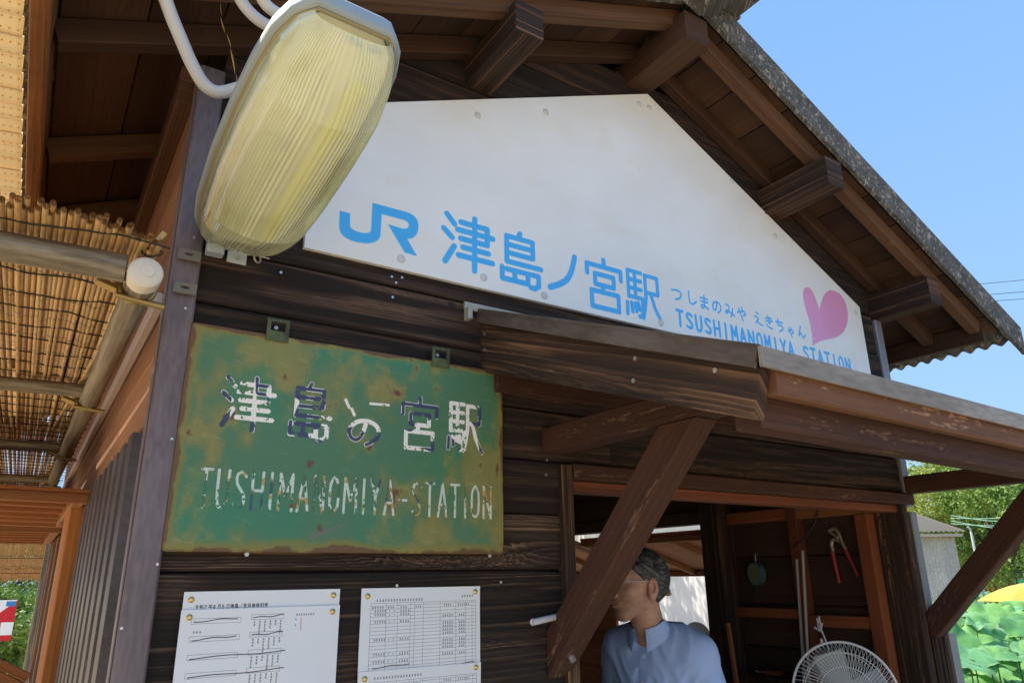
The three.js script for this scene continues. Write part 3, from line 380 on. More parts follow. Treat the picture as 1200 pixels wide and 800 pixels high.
// ---------------------------------------------------------------- old green enamel sign
{
  const x0 = -0.002, x1 = 0.75, y0 = 1.634, y1 = 2.084, W = 1500, H = 898, S = W / (x1 - x0), k = canvas(W, H), c = k.getContext('2d');
  const X = (x) => (x - x0) * S, Y = (y) => H - (y - y0) * S;
  c.clearRect(0, 0, W, H); c.strokeStyle = '#f00';
  const oldChars = [['tsu', 0.126, 1.932, 0.112, 0.125], ['shima', 0.255, 1.926, 0.1, 0.13], ['no', 0.382, 1.897, 0.092, 0.075], ['miya', 0.519, 1.926, 0.105, 0.13], ['eki', 0.643, 1.932, 0.098, 0.13]]; for (const [g, cx, cy, gw, gh] of oldChars) glyph(c, G[g], X(cx - gw / 2), Y(cy + gh / 2), gw * S, gh * S, 0.0102 * S);
  glyph(c, [[0, 0, 40, 50], [70, 60, 100, 100]], X(0.334), Y(1.962), 0.022 * S, 0.032 * S, 0.007 * S); glyph(c, [[0, 20, 100, 0]], X(0.393), Y(1.962), 0.045 * S, 0.008 * S, 0.006 * S);
  const bigM = c.getImageData(0, 0, W, H).data; c.clearRect(0, 0, W, H); for (const [g, cx, cy, gw, gh] of oldChars) glyph(c, G[g], X(cx - gw / 2), Y(cy + gh / 2), gw * S, gh * S, 0.0076 * S); const coreM = c.getImageData(0, 0, W, H).data; c.clearRect(0, 0, W, H);
  const word = 'TUSHIMANOMIYA-STATION'; let wx = 0.047; for (const ch of word) { const gw = ch === 'I' ? 0.012 : ch === 'M' ? 0.03 : 0.024; glyph(c, L1[ch], X(wx), Y(1.789), gw * S, 0.074 * S, 0.0058 * S); wx += gw + 0.0095; }
  const smM = c.getImageData(0, 0, W, H).data, img = c.createImageData(W, H), d = img.data;
  const bump = new Uint8Array(W * H * 4);
  for (let j = 0; j < H; j++) for (let i = 0; i < W; i++) {
    const q = (j * W + i) * 4, x = i / S, y = j / S, n1 = fbm(x * 9, y * 9, 401, 5), n2 = fbm(x * 30, y * 22, 402, 4), n3 = fbm(x * 5 + 3, y * 3.5, 403, 4), fine = noise(i / 1.7, j / 1.7, 404);
    let col = [72, 112, 82]; const teal = sstep(0.42, 0.7, fbm(x * 6, y * 8, 405, 4)); col = [mix(col[0], 56, teal), mix(col[1], 116, teal), mix(col[2], 88, teal)];
    const must = sstep(0.40, 0.66, n1 * 0.55 + n2 * 0.45 + (n3 - 0.5) * 0.7 + (fine - 0.5) * 0.05); col = [mix(col[0], 112 + 34 * n2, must * 0.8), mix(col[1], 108 + 20 * n2, must * 0.8), mix(col[2], 58 + 10 * n2, must * 0.8)];
    const scr = sstep(0.72, 0.8, noise(x * 14 + y * 40, y * 160 - x * 40, 406) * 0.7 + 0.3 * n2); col = col.map((v) => mix(v, v * 1.15 + 8, scr * 0.25));
    const ed = Math.min(i, W - i, j * 1.6, (H - j) * 0.8) / S + (n2 - 0.5) * 0.022 + (n1 - 0.5) * 0.03, oe = 1 - sstep(0.006, 0.02, ed), re = 1 - sstep(0.001, 0.006, ed);
    col = [mix(col[0], 128, oe * 0.75), mix(col[1], 112, oe * 0.75), mix(col[2], 48, oe * 0.75)]; col = [mix(col[0], 92, re * 0.85), mix(col[1], 62, re * 0.85), mix(col[2], 40, re * 0.85)];
    const spot = sstep(0.78, 0.83, n2 + (fine - 0.5) * 0.12); col = [mix(col[0], 98, spot), mix(col[1], 66, spot), mix(col[2], 50, spot)];
    let hgt = 120 - 40 * must + 30 * n2;
    const big = bigM[q + 3] / 255, sm = smM[q + 3] / 255;
    if (big > 0.02) { const chipn = noise(x * 70, y * 70, 411) * 0.55 + noise(x * 260, y * 260, 412) * 0.45, nav = sstep(0.49, 0.51, fbm(x * 20, y * 24, 413, 2) + (x < 0.092 ? 0.3 : x < 0.2 ? -0.08 : x < 0.315 ? 0.06 : -0.08)); const nv = nav * (coreM[q + 3] > 128 || noise(x * 55, y * 55, 414) > 0.5 ? 1 : 0); let l = [mix(222, 56, nv), mix(218, 64, nv), mix(210, 92, nv)]; const bare = sstep(0.74, 0.77, chipn); l = [mix(l[0], 108, bare), mix(l[1], 92, bare), mix(l[2], 62, bare)]; const a = big * (1 - 0.85 * sstep(0.71, 0.73, chipn)); col = col.map((v, m) => mix(v, l[m], a)); hgt += 50 * a; }
    if (sm > 0.02) { const chipn = noise(x * 90, y * 34, 421) * 0.6 + noise(x * 300, y * 200, 422) * 0.4, keep = sstep(0.42, 0.47, chipn + (x > 0.42 ? 0.09 : 0.01)); const rust = sstep(0.6, 0.68, fbm(x * 60, y * 60, 423, 2)), nav = sstep(0.70, 0.74, fbm(x * 18, y * 18, 424, 2)); let l = [mix(206, 190, rust), mix(214, 150, rust), mix(205, 96, rust)]; l = [mix(l[0], 60, nav), mix(l[1], 74, nav), mix(l[2], 96, nav)]; col = col.map((v, m) => mix(mix(v, v * 0.9, sm), l[m], sm * keep * 0.85)); hgt += 30 * sm * keep; }
    const g2 = sstep(0, 1, 1 - Math.hypot((x - 0.29) * 1.0, (y - 0.415 + (x - 0.29) * 0.35) * 9) / 0.09) * sstep(0.4, 0.6, n2 + 0.1); col = col.map((v, m) => mix(v, [104, 104, 100][m], g2 * 0.8));
    const b = 1.03 + 0.14 * fine; d[q] = col[0] * b; d[q + 1] = col[1] * b; d[q + 2] = col[2] * b; d[q + 3] = 255; const o = ((H - 1 - j) * W + i) * 4; bump[o] = bump[o + 1] = bump[o + 2] = clamp(hgt, 0, 255); bump[o + 3] = 255;
  }
  c.putImageData(img, 0, 0);
  const bt = new THREE.DataTexture(bump, W, H); bt.magFilter = THREE.LinearFilter; bt.needsUpdate = true;
  const m = new THREE.MeshStandardMaterial({ map: ctex(k), bumpMap: bt, bumpScale: 0.0012, roughness: 0.55 });
  const t = thing('old_station_sign', 'weathered green metal sign with chipped white and navy characters', 'sign', [0, 0, 0.006]);
  const pts = []; const cor = (x, y, a0) => { for (let a = 0; a <= 3; a++) { const an = a0 + (a / 3) * Math.PI / 2; pts.push([x + 0.006 * Math.cos(an), y + 0.006 * Math.sin(an)]); } };
  cor(x1 - 0.006, y1 - 0.006, 0); cor(x0 + 0.006, y1 - 0.006, Math.PI / 2); cor(x0 + 0.006, y0 + 0.006, Math.PI); cor(x1 - 0.006, y0 + 0.006, -Math.PI / 2);
  mesh('plate', planarUV(prism(pts, 0.016, { bevelEnabled: true, bevelThickness: 0.002, bevelSize: 0.002, bevelSegments: 2 }), x0, y0, x1 - x0, y1 - y0), m, t);
  const loopM = mat(lin(0.11, 0.15, 0.075), 0.7, { map: grunge(87, [150, 140, 110], [255, 255, 245], 2, 256) });
  for (const [px, py, nm] of [[323, 390, 0], [513, 422, 0]]) { const p = on(px, py, 'z', 0.012), s = 0.024, hh = 0.05, yb = 2.072, lp = new THREE.Shape([[-s, 0], [s, 0], [s, hh], [-s, hh]].map((q) => new THREE.Vector2(...q))); const ho = new THREE.Path([[-s + 0.008, 0.022], [-s + 0.008, hh - 0.007], [s - 0.008, hh - 0.007], [s - 0.008, 0.022]].map((q) => new THREE.Vector2(...q))); lp.holes.push(ho);
    const l = mesh('hanger_loop', new THREE.ExtrudeGeometry(lp, { depth: 0.004, bevelEnabled: false }), loopM, t); l.position.set(p.x, yb, 0.0195); screw(t, p.x, yb + 0.036, 0.003); }
  screw(t, 0.155, 1.629, 0.001); screw(t, 0.722, 1.629, 0.001);
}
// ---------------------------------------------------------------- paper notices
{
  const tackG = merge([new THREE.SphereGeometry(0.006, 12, 6, 0, Math.PI * 2, 0, Math.PI / 2).scale(1, 0.6, 1).rotateX(Math.PI / 2)]);
  const sheet = (label, x0, x1, y0, y1, z, draw, tacks, laminated = true) => {
    const W = 1024, H = Math.round((W * (y1 - y0)) / (x1 - x0)), k = canvas(W, H), c = k.getContext('2d'); c.fillStyle = '#e4e6e6'; c.fillRect(0, 0, W, H); c.fillStyle = c.strokeStyle = '#23242a'; draw(c, W, H);
    const t = thing('paper_notice', label, 'notice', [x0, y0, z]); const w = x1 - x0, h = y1 - y0, N = 14, g = new THREE.PlaneGeometry(w, h, N, N).translate(w / 2, h / 2, 0), p = g.attributes.position;
    for (let i = 0; i < p.count; i++) { const X = p.getX(i) / w, Y = p.getY(i) / h; p.setZ(i, 0.0012 * Math.sin(X * 9 + 1) * (1 - Y) + 0.002 * (noise(X * 4, Y * 4, Math.round(x0 * 100)) - 0.3) + 0.003 * (1 - Y) * (1 - Y)); } g.computeVertexNormals();
    mesh('paper', g, phys(lin(1, 1, 1), 0.5, { map: ctex(k), side: THREE.DoubleSide, clearcoat: laminated ? 0.9 : 0.25, clearcoatRoughness: 0.12 }), t);
    for (const [tx, ty] of tacks) mesh('thumbtack', tackG, M.brass, t).position.set(tx * w, h - ty, 0.001);
  };
  const scrib = (c, x, y, w, s) => { c.lineWidth = 6; c.beginPath(); for (let i = 0; i <= 14; i++) { const f = i / 14; c[i ? 'lineTo' : 'moveTo'](x + w * f, y - 14 * f + Math.sin(f * 8 + s) * 4); } c.stroke(); };
  const tiny = (c, x, y, n, sz, vert) => { for (let i = 0; i < n; i++) { const px = vert ? x : x + i * sz * 1.1, py = vert ? y + i * sz * 1.05 : y; c.lineWidth = sz * 0.13; c.beginPath(); for (let s = 0; s < 3; s++) { const f = 0.2 + 0.3 * s; c.moveTo(px + sz * 0.15, py + sz * f); c.lineTo(px + sz * (0.6 + 0.25 * rnd()), py + sz * f); } const vx = px + sz * rr(0.35, 0.6); c.moveTo(vx, py + sz * 0.1); c.lineTo(vx, py + sz * 0.9); c.stroke(); } };
  const title = ['rei', 'wa', '7', 'nen', '8', 'gatsu', '5', 'niti', 'tsu', 'shima', 'nok', 'miya', 'hatu', 'sya', 'ji', 'koku', 'hyo'];
  sheet('white notice headed with a date line, half covered by a scribbled timetable', 0.048, 0.354, 1.345, 1.560, 0.004, (c, W, H) => { let x = 74; for (const g of title) { const s = 27; if (G[g]) glyph(c, G[g], x, 78, s - 3, s, 3.2); else { c.font = 'bold 33px sans-serif'; c.fillText(g, x, 105); } x += s; } }, [[0.045, 0.014], [0.955, 0.012]]);
  sheet('white laminated timetable with struck out rows below the date line', 0.046, 0.354, 1.312, 1.528, 0.0085, (c, W, H) => {
    for (let r = 0; r < 6; r++) { const y = 70 + r * 106; c.lineWidth = 1.6; c.strokeRect(66, y - 16 - r * 2, 300, 30); c.strokeRect(430, y - 28, 210, 30); scrib(c, 78, y + 2, r < 2 ? 270 : 590, r); if (r < 2) scrib(c, 440, y - 8, 200, r + 3); for (let q = 0; q < 6; q++) tiny(c, 445 + q * 34, y + 8, 2 + ((q * 3 + r) % 4), 17, true); }
    tiny(c, 80, 124, 3, 17); tiny(c, 720, 44, 8, 15); c.strokeStyle = '#2a62b8'; tiny(c, 716, 72, 1, 16); tiny(c, 716, 108, 1, 16); c.strokeStyle = '#d0342c'; tiny(c, 752, 70, 5, 15, true);
  }, [[0.05, 0.013], [0.95, 0.012]]);
  const table = (c, W, H, off) => { const xs = [80, 205, 300, 405, 440, 515, 660, 800, 890, 950, 985], rows = 22, y0 = 128 + off, rh = 25; c.lineWidth = 1.6; c.strokeRect(80, y0 - 20, 905, rows * rh + 20); for (let r = 0; r <= rows; r++) { c.beginPath(); c.moveTo(80, y0 + r * rh); c.lineTo(985, y0 + r * rh - 8); c.stroke(); } for (const x of xs) { c.beginPath(); c.moveTo(x, y0 - 20); c.lineTo(x, y0 + rows * rh); c.stroke(); }
    for (const r of [1, 2, 4, 9, 13, 15]) { tiny(c, 110, y0 + r * rh + 2, 5, 18); tiny(c, 228, y0 + r * rh + 5, 1, 12); tiny(c, 265, y0 + r * rh + 5, 1, 12); tiny(c, 318, y0 + r * rh + 2, 4, 19); } for (const r of [3, 5, 6, 7, 8, 10, 11, 12, 14]) { tiny(c, 680, y0 + r * rh, 5, 18); tiny(c, 826, y0 + r * rh, 3, 18); } tiny(c, 88, y0 + 2, 5, 18); tiny(c, 215, y0 + 2, 3, 18); tiny(c, 320, y0 + 2, 3, 18); tiny(c, 445, y0 + 2, 3, 17); tiny(c, 690, y0 - 2, 4, 17); tiny(c, 815, y0 - 2, 6, 17);
    scrib(c, 110, y0 + 17 * rh, 300, 1); scrib(c, 90, y0 + 21.5 * rh, 150, 2); scrib(c, 670, y0 + 18 * rh, 300, 4); };
  sheet('white ruled timetable with two columns of entries beside the scribbled one', 0.402, 0.697, 1.352, 1.560, 0.004, (c, W, H) => { tiny(c, 120, 78, 17, 21); tiny(c, 850, 62, 5, 21); table(c, W, H, 0); }, [[0.05, 0.016], [0.955, 0.012]], false);
  sheet('white ruled timetable tucked over the foot of another ruled timetable', 0.402, 0.697, 1.188, 1.396, 0.0085, (c, W, H) => { tiny(c, 120, 40, 17, 21); table(c, W, H, -30); }, [[0.05, 0.014], [0.955, 0.010]], false);
}
// ---------------------------------------------------------------- lamp
{
  const Wp = V(0.058, 2.272, 0.035), tip = V(0.084, 2.412, 0.655), ax = tip.clone().sub(Wp).normalize(), sd = ax.clone().cross(V(0, 1, 0)).normalize(), dn = ax.clone().cross(sd).normalize(); if (dn.y > 0) dn.negate(); if (sd.x < 0) sd.negate();
  const Lc = tip.clone().sub(Wp).length(), t = thing('street_lamp', 'pale grey lamp with long ribbed yellowish cover fixed beside the corner', 'lamp', Wp.toArray());
  const P = (v, s, d) => V(0, 0, 0).addScaledVector(ax, v).addScaledVector(sd, s).addScaledVector(dn, d);
  const prof = [[0, 0.052], [0.012, 0.07], [0.05, 0.092], [0.12, 0.105], [0.25, 0.114], [0.38, 0.116], [0.48, 0.113], [0.56, 0.105], [0.61, 0.088], [0.64, 0.058], [Lc, 0.03]];
  const hw = (v) => { for (let i = 1; i < prof.length; i++) if (v <= prof[i][0]) { const f = (v - prof[i - 1][0]) / (prof[i][0] - prof[i - 1][0]); return mix(prof[i - 1][1], prof[i][1], f); } return 0.03; };
  const loft = (rings) => { const n = rings[0].length, pos = [], idx = [], uv = []; rings.forEach((r, k) => r.forEach((p, i) => { pos.push(p.x, p.y, p.z); uv.push(i / n, k / rings.length); })); for (let k = 0; k + 1 < rings.length; k++) for (let i = 0; i < n; i++) { const a = k * n + i, b = k * n + (i + 1) % n; idx.push(a, b, b + n, a, b + n, a + n); } const g = new THREE.BufferGeometry(); g.setAttribute('position', new THREE.Float32BufferAttribute(pos, 3)); g.setAttribute('uv', new THREE.Float32BufferAttribute(uv, 2)); g.setIndex(idx); g.computeVertexNormals(); return g; };
  const N = 40, outline = (inset, d, v0 = 0, v1 = Lc) => { const o = []; const put = (v, s) => { const vv = mix(v0 + inset, v1 - inset, v / Lc); o.push(P(vv, s * (1 - inset / 0.1), d)); }; for (let k = 0; k <= N; k++) put((k / N) * Lc, hw((k / N) * Lc)); for (let k = N; k >= 0; k--) put((k / N) * Lc, -hw((k / N) * Lc)); return o; };
  const hm = mat(lin(0.32, 0.37, 0.365), 0.5);
  const top = [outline(0.012, 0.004), outline(0.0, 0.004), outline(-0.003, -0.008), outline(0.0, -0.03), outline(0.012, -0.052), outline(0.04, -0.066), outline(0.075, -0.07)];
  mesh('housing', loft(top), Object.assign(hm, { side: THREE.DoubleSide }), t);
  mesh('gasket', loft([outline(0.0085, 0.004), outline(0.004, 0.0045), outline(0.004, 0.0085), outline(0.0085, 0.0085)]), mat(lin(0.32, 0.27, 0.14), 0.6, { side: THREE.DoubleSide }), t);
  // ribbed cover
  { const NV = 44, NT = 100, pos = [], idx = [], uv = []; const dep = (v) => 0.102 * Math.min(1, Math.pow(clamp(v / 0.17), 0.6), Math.pow(clamp((Lc - v) / 0.13), 0.6));
    for (let a = 0; a <= NV; a++) { const f = a / NV, v = 0.009 + (Lc - 0.018) * (0.5 - 0.5 * Math.cos(Math.PI * f)), w = hw(v) - 0.008; for (let b = 0; b <= NT; b++) { const ph = (b / NT) * Math.PI, cx = -Math.sign(Math.cos(ph)) * Math.pow(Math.abs(Math.cos(ph)), 0.72), sy = Math.pow(Math.sin(ph), 0.62), rib = b > 10 && b < NT - 10 ? (b % 2 ? 0.0011 : 0) : 0; const p = P(v, cx * w, 0.008 + (sy * (1 - 0.1 * Math.abs(cx))) * dep(v) + rib); pos.push(p.x, p.y, p.z); uv.push(b / NT, f); } }
    for (let a = 0; a < NV; a++) for (let b = 0; b < NT; b++) { const q = a * (NT + 1) + b; idx.push(q, q + 1, q + NT + 2, q, q + NT + 2, q + NT + 1); }
    const g = new THREE.BufferGeometry(); g.setAttribute('position', new THREE.Float32BufferAttribute(pos, 3)); g.setAttribute('uv', new THREE.Float32BufferAttribute(uv, 2)); g.setIndex(idx); const gf = g.toNonIndexed(); gf.computeVertexNormals();
    const dirt = tex(256, 256, (i, j, o) => { const s = fbm(i / 60, j / 50, 511, 4), e = sstep(0.5, 0.72, s); o[0] = 250 - 22 * e; o[1] = 252 - 22 * e; o[2] = 222 - 34 * e; });
    mesh('cover', gf, phys(lin(1, 1, 1), 0.12, { map: dirt, transmission: 0.52, thickness: 0, side: THREE.DoubleSide, clearcoat: 1, clearcoatRoughness: 0.05 }), t); }
  mesh('reflector', loft([outline(0.014, 0.002), outline(0.02, -0.004), outline(0.06, -0.008), outline(0.099, -0.008)]), mat(lin(0.9, 0.9, 0.84), 0.5, { side: THREE.DoubleSide }), t);
  mesh('yellow_tube', rod(P(0.13, 0.03, 0.056), P(0.56, 0.036, 0.06), 0.0165, 0.0165, 16), mat(lin(0.92, 0.82, 0.06), 0.35), t);
  mesh('ballast_cover', rod(P(0.09, -0.035, 0.024), P(0.34, -0.035, 0.024), 0.03, 0.03, 8), mat(lin(0.55, 0.55, 0.34), 0.5), t);
  for (const s of [-0.012, 0.02]) mesh('hinge', rod(P(Lc - 0.03, s + 0.012, 0.016), P(Lc - 0.026, s + 0.034, 0.016), 0.006, 0.006, 10), hm, t);
  mesh('latch_ring', new THREE.TorusGeometry(0.011, 0.0022, 8, 20).rotateY(0.7).translate(...P(0.0, 0.05, 0.022).toArray()), mat(lin(0.5, 0.44, 0.3), 0.4, { metalness: 0.6 }), t);
  mesh('latch_clip', rod(P(0.004, 0.02, 0.018), P(0.004, 0.075, 0.02), 0.0016), M.steel, t);
  // wall bracket with two tabs
  mesh('bracket', merge([box(-0.055, -0.02, -0.035, 0.03, -0.012, 0.015), box(-0.01, 0.03, -0.04, -0.012, -0.012, -0.006), box(-0.055, 0.06, -0.012, 0.02, -0.012, 0.004)]), mat(lin(0.5, 0.56, 0.62), 0.5), t); screw(t, 0.012, -0.03, -0.004);
  for (const [px, py] of [[222, 297], [217, 336]]) { const p = on(px, py, 'z', 0.04), s = thing('metal_strap', py < 310 ? 'bent steel strap with slot on the corner cover beside the lamp' : 'bent steel strap with slot below another on the corner cover', 'bracket', [p.x, p.y, 0.023]);
    const sh = new THREE.Shape([[-0.022, -0.014], [0.022, -0.014], [0.024, 0.014], [-0.02, 0.014]].map((q) => new THREE.Vector2(...q))); const ho = new THREE.Path(); ho.absellipse(0, 0.001, 0.009, 0.0045, 0, Math.PI * 2); sh.holes.push(ho); mesh('plate', new THREE.ExtrudeGeometry(sh, { depth: 0.0035, bevelEnabled: false }).rotateX(-0.35).translate(0, 0, 0.006), mat(lin(0.3, 0.27, 0.22), 0.5, { metalness: 0.4 }), s); }
  // conduits, all clipped to the outer rafter
  const toRafter = (p) => V(p.x - 0.02, purlinTop(p.x) + 0.03, 0.215);
  const cmat = mat(lin(0.62, 0.62, 0.6), 0.5); const cond = (label, pts, r = 0.0125) => tag(mesh('cable_conduit', tube(pts, r, 10, 48), cmat), label, 'conduit');
  cond('grey white conduit bending down to the back of the lamp from the boards', [toRafter(deep(178, -30, 1.42)), deep(178, -30, 1.42), deep(205, 30, 1.44), deep(226, 78, 1.46), deep(240, 100, 1.47), deep(254, 108, 1.48), deep(280, 103, 1.5), deep(310, 95, 1.5)], 0.0135);
  cond('thin grey conduit curving over the outer end of the lamp, longer loop', [toRafter(deep(268, -30, 1.36)), deep(268, -30, 1.36), deep(285, 5, 1.37), deep(305, 25, 1.38), deep(335, 38, 1.4), deep(370, 45, 1.42)], 0.0115);
  cond('thin grey conduit curving over the outer end of the lamp, shorter loop', [toRafter(deep(295, -25, 1.3)), deep(295, -25, 1.3), deep(312, 6, 1.31), deep(330, 18, 1.33), deep(360, 26, 1.35), deep(390, 30, 1.36)], 0.011);
  cond('short grey cable rising from the outer end of the lamp', [toRafter(deep(372, -20, 1.3)), deep(372, -20, 1.3), deep(369, 0, 1.3), deep(366, 24, 1.3)], 0.008); cond('short grey cable leaving the lamp end beside a rising one', [toRafter(deep(392, -20, 1.3)), deep(392, -20, 1.3), deep(389, 0, 1.3), deep(386, 24, 1.3)], 0.008);
  const wr = thing('twisted_wire', 'thin yellow and black twisted wire hanging from the boards', 'wire', [0, 0, 0]), wp = [[252, -90], [256, -10], [258, 12], [260, 28], [268, 48], [272, 68], [278, 98]].map(([a, b]) => deep(a, b, 1.6)); mesh('yellow_strand', tube(wp, 0.0016, 6, 30), mat(lin(0.7, 0.4, 0.08), 0.6), wr); mesh('black_strand', tube(wp.map((p, i) => p.clone().add(V(0.003 * (i % 2 ? 1 : -1), 0, 0.001))), 0.0015, 6, 30), M.black, wr);
}
// ---------------------------------------------------------------- scaffold pipe frame and reed screens along the left side
{
  const pm = mat(lin(0.30, 0.27, 0.22), 0.5, { metalness: 0.45, map: grunge(89, [190, 180, 165], [255, 250, 240], 3, 256), roughness: 0.55 }), R = 0.0235;
  const f = thing('pipe_frame', 'dull steel scaffold pipe frame carrying reed screens along the side wall', 'pipe frame', [-0.13, 0, 0]), o = V(0.13, 0, 0), L = (p) => p.clone().add(o);
  const A = V(-0.125, 2.055, 0.315), B = V(-0.16, 2.075, -4.6);
  mesh('long_pipe', rod(L(A), L(B), R, R, 18), pm, f);
  const capm = mat(lin(0.66, 0.6, 0.5), 0.6); mesh('end_cap', merge([rod(L(A).add(V(0, 0, -0.02)), L(A).add(V(0, 0, 0.012)), 0.0265, 0.0265, 20), new THREE.SphereGeometry(0.0265, 20, 8, 0, Math.PI * 2, 0, Math.PI / 2).scale(1, 0.3, 1).rotateX(Math.PI / 2).translate(L(A).x, L(A).y, L(A).z + 0.012), rod(L(A).add(V(0.002, 0, 0.017)), L(A).add(V(0.002, 0, 0.0215)), 0.011, 0.010, 16)]), capm, f);
  const zs = [0.30, -0.68, -1.72, -2.8, -3.95];
  zs.forEach((z, i) => { const y = 2.07 + (i ? 0.004 : -0.004); mesh('cross_pipe', rod(L(V(i ? -0.15 : -0.152, y, z)), L(V(-1.7, y + (i ? 0 : 0.03), z - 0.12)), i ? 0.019 : R, i ? 0.019 : R, 16), pm, f);
    const bm = mat(lin(0.35, 0.25, 0.1), 0.4, { metalness: 0.8 }); const c0 = V(-0.128 - i * 0.008, 2.057 + i * 0.004, z - 0.055); mesh('clamp', merge([new THREE.TorusGeometry(0.027, 0.005, 8, 22).translate(c0.x + 0.13, c0.y, c0.z), rod(L(c0.clone().add(V(-0.03, -0.01, 0))), L(c0.clone().add(V(-0.06, 0.0, 0.0))), 0.008, 0.008, 8), rod(L(c0.clone().add(V(-0.03, -0.022, 0.008))), L(c0.clone().add(V(0.045, -0.03, 0.008))), 0.006, 0.006, 6)]), bm, f); });
  mesh('support_post', rod(L(V(-1.62, 0, 0.2)), L(V(-1.62, 2.12, 0.2)), R, R, 14), pm, f); mesh('support_post', rod(L(V(-1.62, 0, -3.9)), L(V(-1.62, 2.12, -3.9)), R, R, 14), pm, f);
  const reedTex = tex(64, 512, (i, j, q) => { const v = fbm(i / 9, j / 60, 601, 4), n = Math.abs(((j / 512) * 7) % 1 - 0.5) > 0.47 ? 0.62 : 1, w = 0.86 + 0.26 * noise(i / 2, j / 9, 602); q[0] = (176 + 50 * v) * n * w; q[1] = (144 + 54 * v) * n * w; q[2] = (94 + 50 * v) * n * w; });
  const rms = [[1.25, 1.18, 1.02], [1.02, 0.9, 0.72], [1.2, 1.04, 0.8], [0.85, 0.72, 0.54]].map((c) => phys(lin(...c), 0.6, { map: reedTex, transmission: 0.3, thickness: 0, side: THREE.DoubleSide })), tw = mat(lin(0.03, 0.027, 0.022), 0.9);
  const screen = (label, z1, z0, y, single) => {
    const t = thing('reed_screen', label, 'reed screen', [-0.1, y, z1], 'reed screens laid on the pipe frame'), all = [];
    let x = -0.012; let i = 0;
    while (x > -1.5) { const r = rr(0.0036, 0.0052), fan = i < 6 ? 0.03 * (6 - i) : 0, len = z1 - z0, zf = rr(-0.035, 0.012) - (i > 20 ? 0 : (20 - i) * 0.001), lay = i % 3 === 2 ? 0.007 : 0, dx = rr(-0.008, 0.008) - fan * 0.5;
      const a = V(x + rr(-0.001, 0.001), lay + rr(-0.002, 0.002), zf), b = V(x + dx, lay + rr(-0.003, 0.003), -len + rr(-0.04, 0.04));
      const mid = a.clone().lerp(b, 0.5).add(V(rr(-0.004, 0.004), -rr(0, 0.006), 0)), g = single ? merge([rod(a, mid, r, r * 0.98, 7, true), rod(mid, b, r * 0.98, r * 0.9, 7, true)]) : rod(a, b, r, r * 0.9, 5, true);
      if (single) mesh('reed', g, rms[(i * 7) % 4], t); else all.push(g); x -= r * 2 * (lay ? 0.3 : 0.82); i++; }
    if (!single) mesh('reeds', merge(all), rms[2], t).userData.kind = 'stuff';
    const n = Math.floor((z1 - z0) / 0.11); for (let k = 0; k < n; k++) { const zz = -0.05 - k * 0.11, pts = []; for (let q = 0; q <= 60; q++) { const xx = 0.004 - (q / 60) * 1.49; pts.push(V(xx, -0.0055 - (q % 2) * 0.0015, zz + 0.04 * (noise(xx * 16, k * 1.3, 611) - 0.5) + (q % 2 ? 0.003 : -0.003))); } mesh('twine', tube(pts, 0.0017, 4, 120), tw, t); }
  };
  screen('tan reed screen with open reed ends by the capped pipe', 0.385, -1.5, 2.106, true);
  screen('tan reed screen lying beyond the screen with open ends', -1.42, -3.2, 2.116, false);
  screen('tan reed screen at the far end of the pipe frame', -3.1, -4.9, 2.11, false);
  { const t = thing('hanging_reed_blind', 'tan reed blind hanging upright past the far reed screen', 'reed blind', [-1.2, 1.6, -6.6]), all = []; for (let x = -1.3; x < 1.15; x += 0.0085) all.push(rod(V(x, rr(-0.02, 0.02), rr(-0.004, 0.004)), V(x + rr(-0.01, 0.01), 0.75, rr(-0.004, 0.004)), 0.005, 0.0045, 5, true)); mesh('reeds', merge(all), rms[2], t).userData.kind = 'stuff'; mesh('top_bar', rod(V(-1.35, 0.76, 0), V(1.2, 0.76, 0), 0.02, 0.02, 8), pm, t); for (let k = 0; k < 6; k++) mesh('twine', rod(V(-1.3, 0.06 + k * 0.13, 0.007), V(1.15, 0.06 + k * 0.13, 0.007), 0.002, 0.002, 4), tw, t); for (const x of [-1.33, 1.17]) mesh('post', rod(V(x, -1.6, -0.03), V(x, 0.78, -0.03), 0.024, 0.024, 10), pm, t); }
  const st = thing('loose_reed', 'single reed poking out of black twine above the capped pipe', 'reed', on(172, 297, 'z', 0.30).toArray()); const e = on(193, 272, 'z', 0.32).sub(st.position); mesh('stalk', rod(V(0, 0, 0), e, 0.005, 0.0045, 8, true), rms[0], st); mesh('twine_knot', tube([V(-0.012, 0.012, 0), V(0.0, 0.006, 0.008), V(0.016, 0.01, 0), V(0.022, 0.004, 0.004), V(0.0, -0.006, 0.004), V(-0.01, 0.004, 0.006), V(0.014, 0.022, 0.002)], 0.0016, 5, 60), tw, st);
}
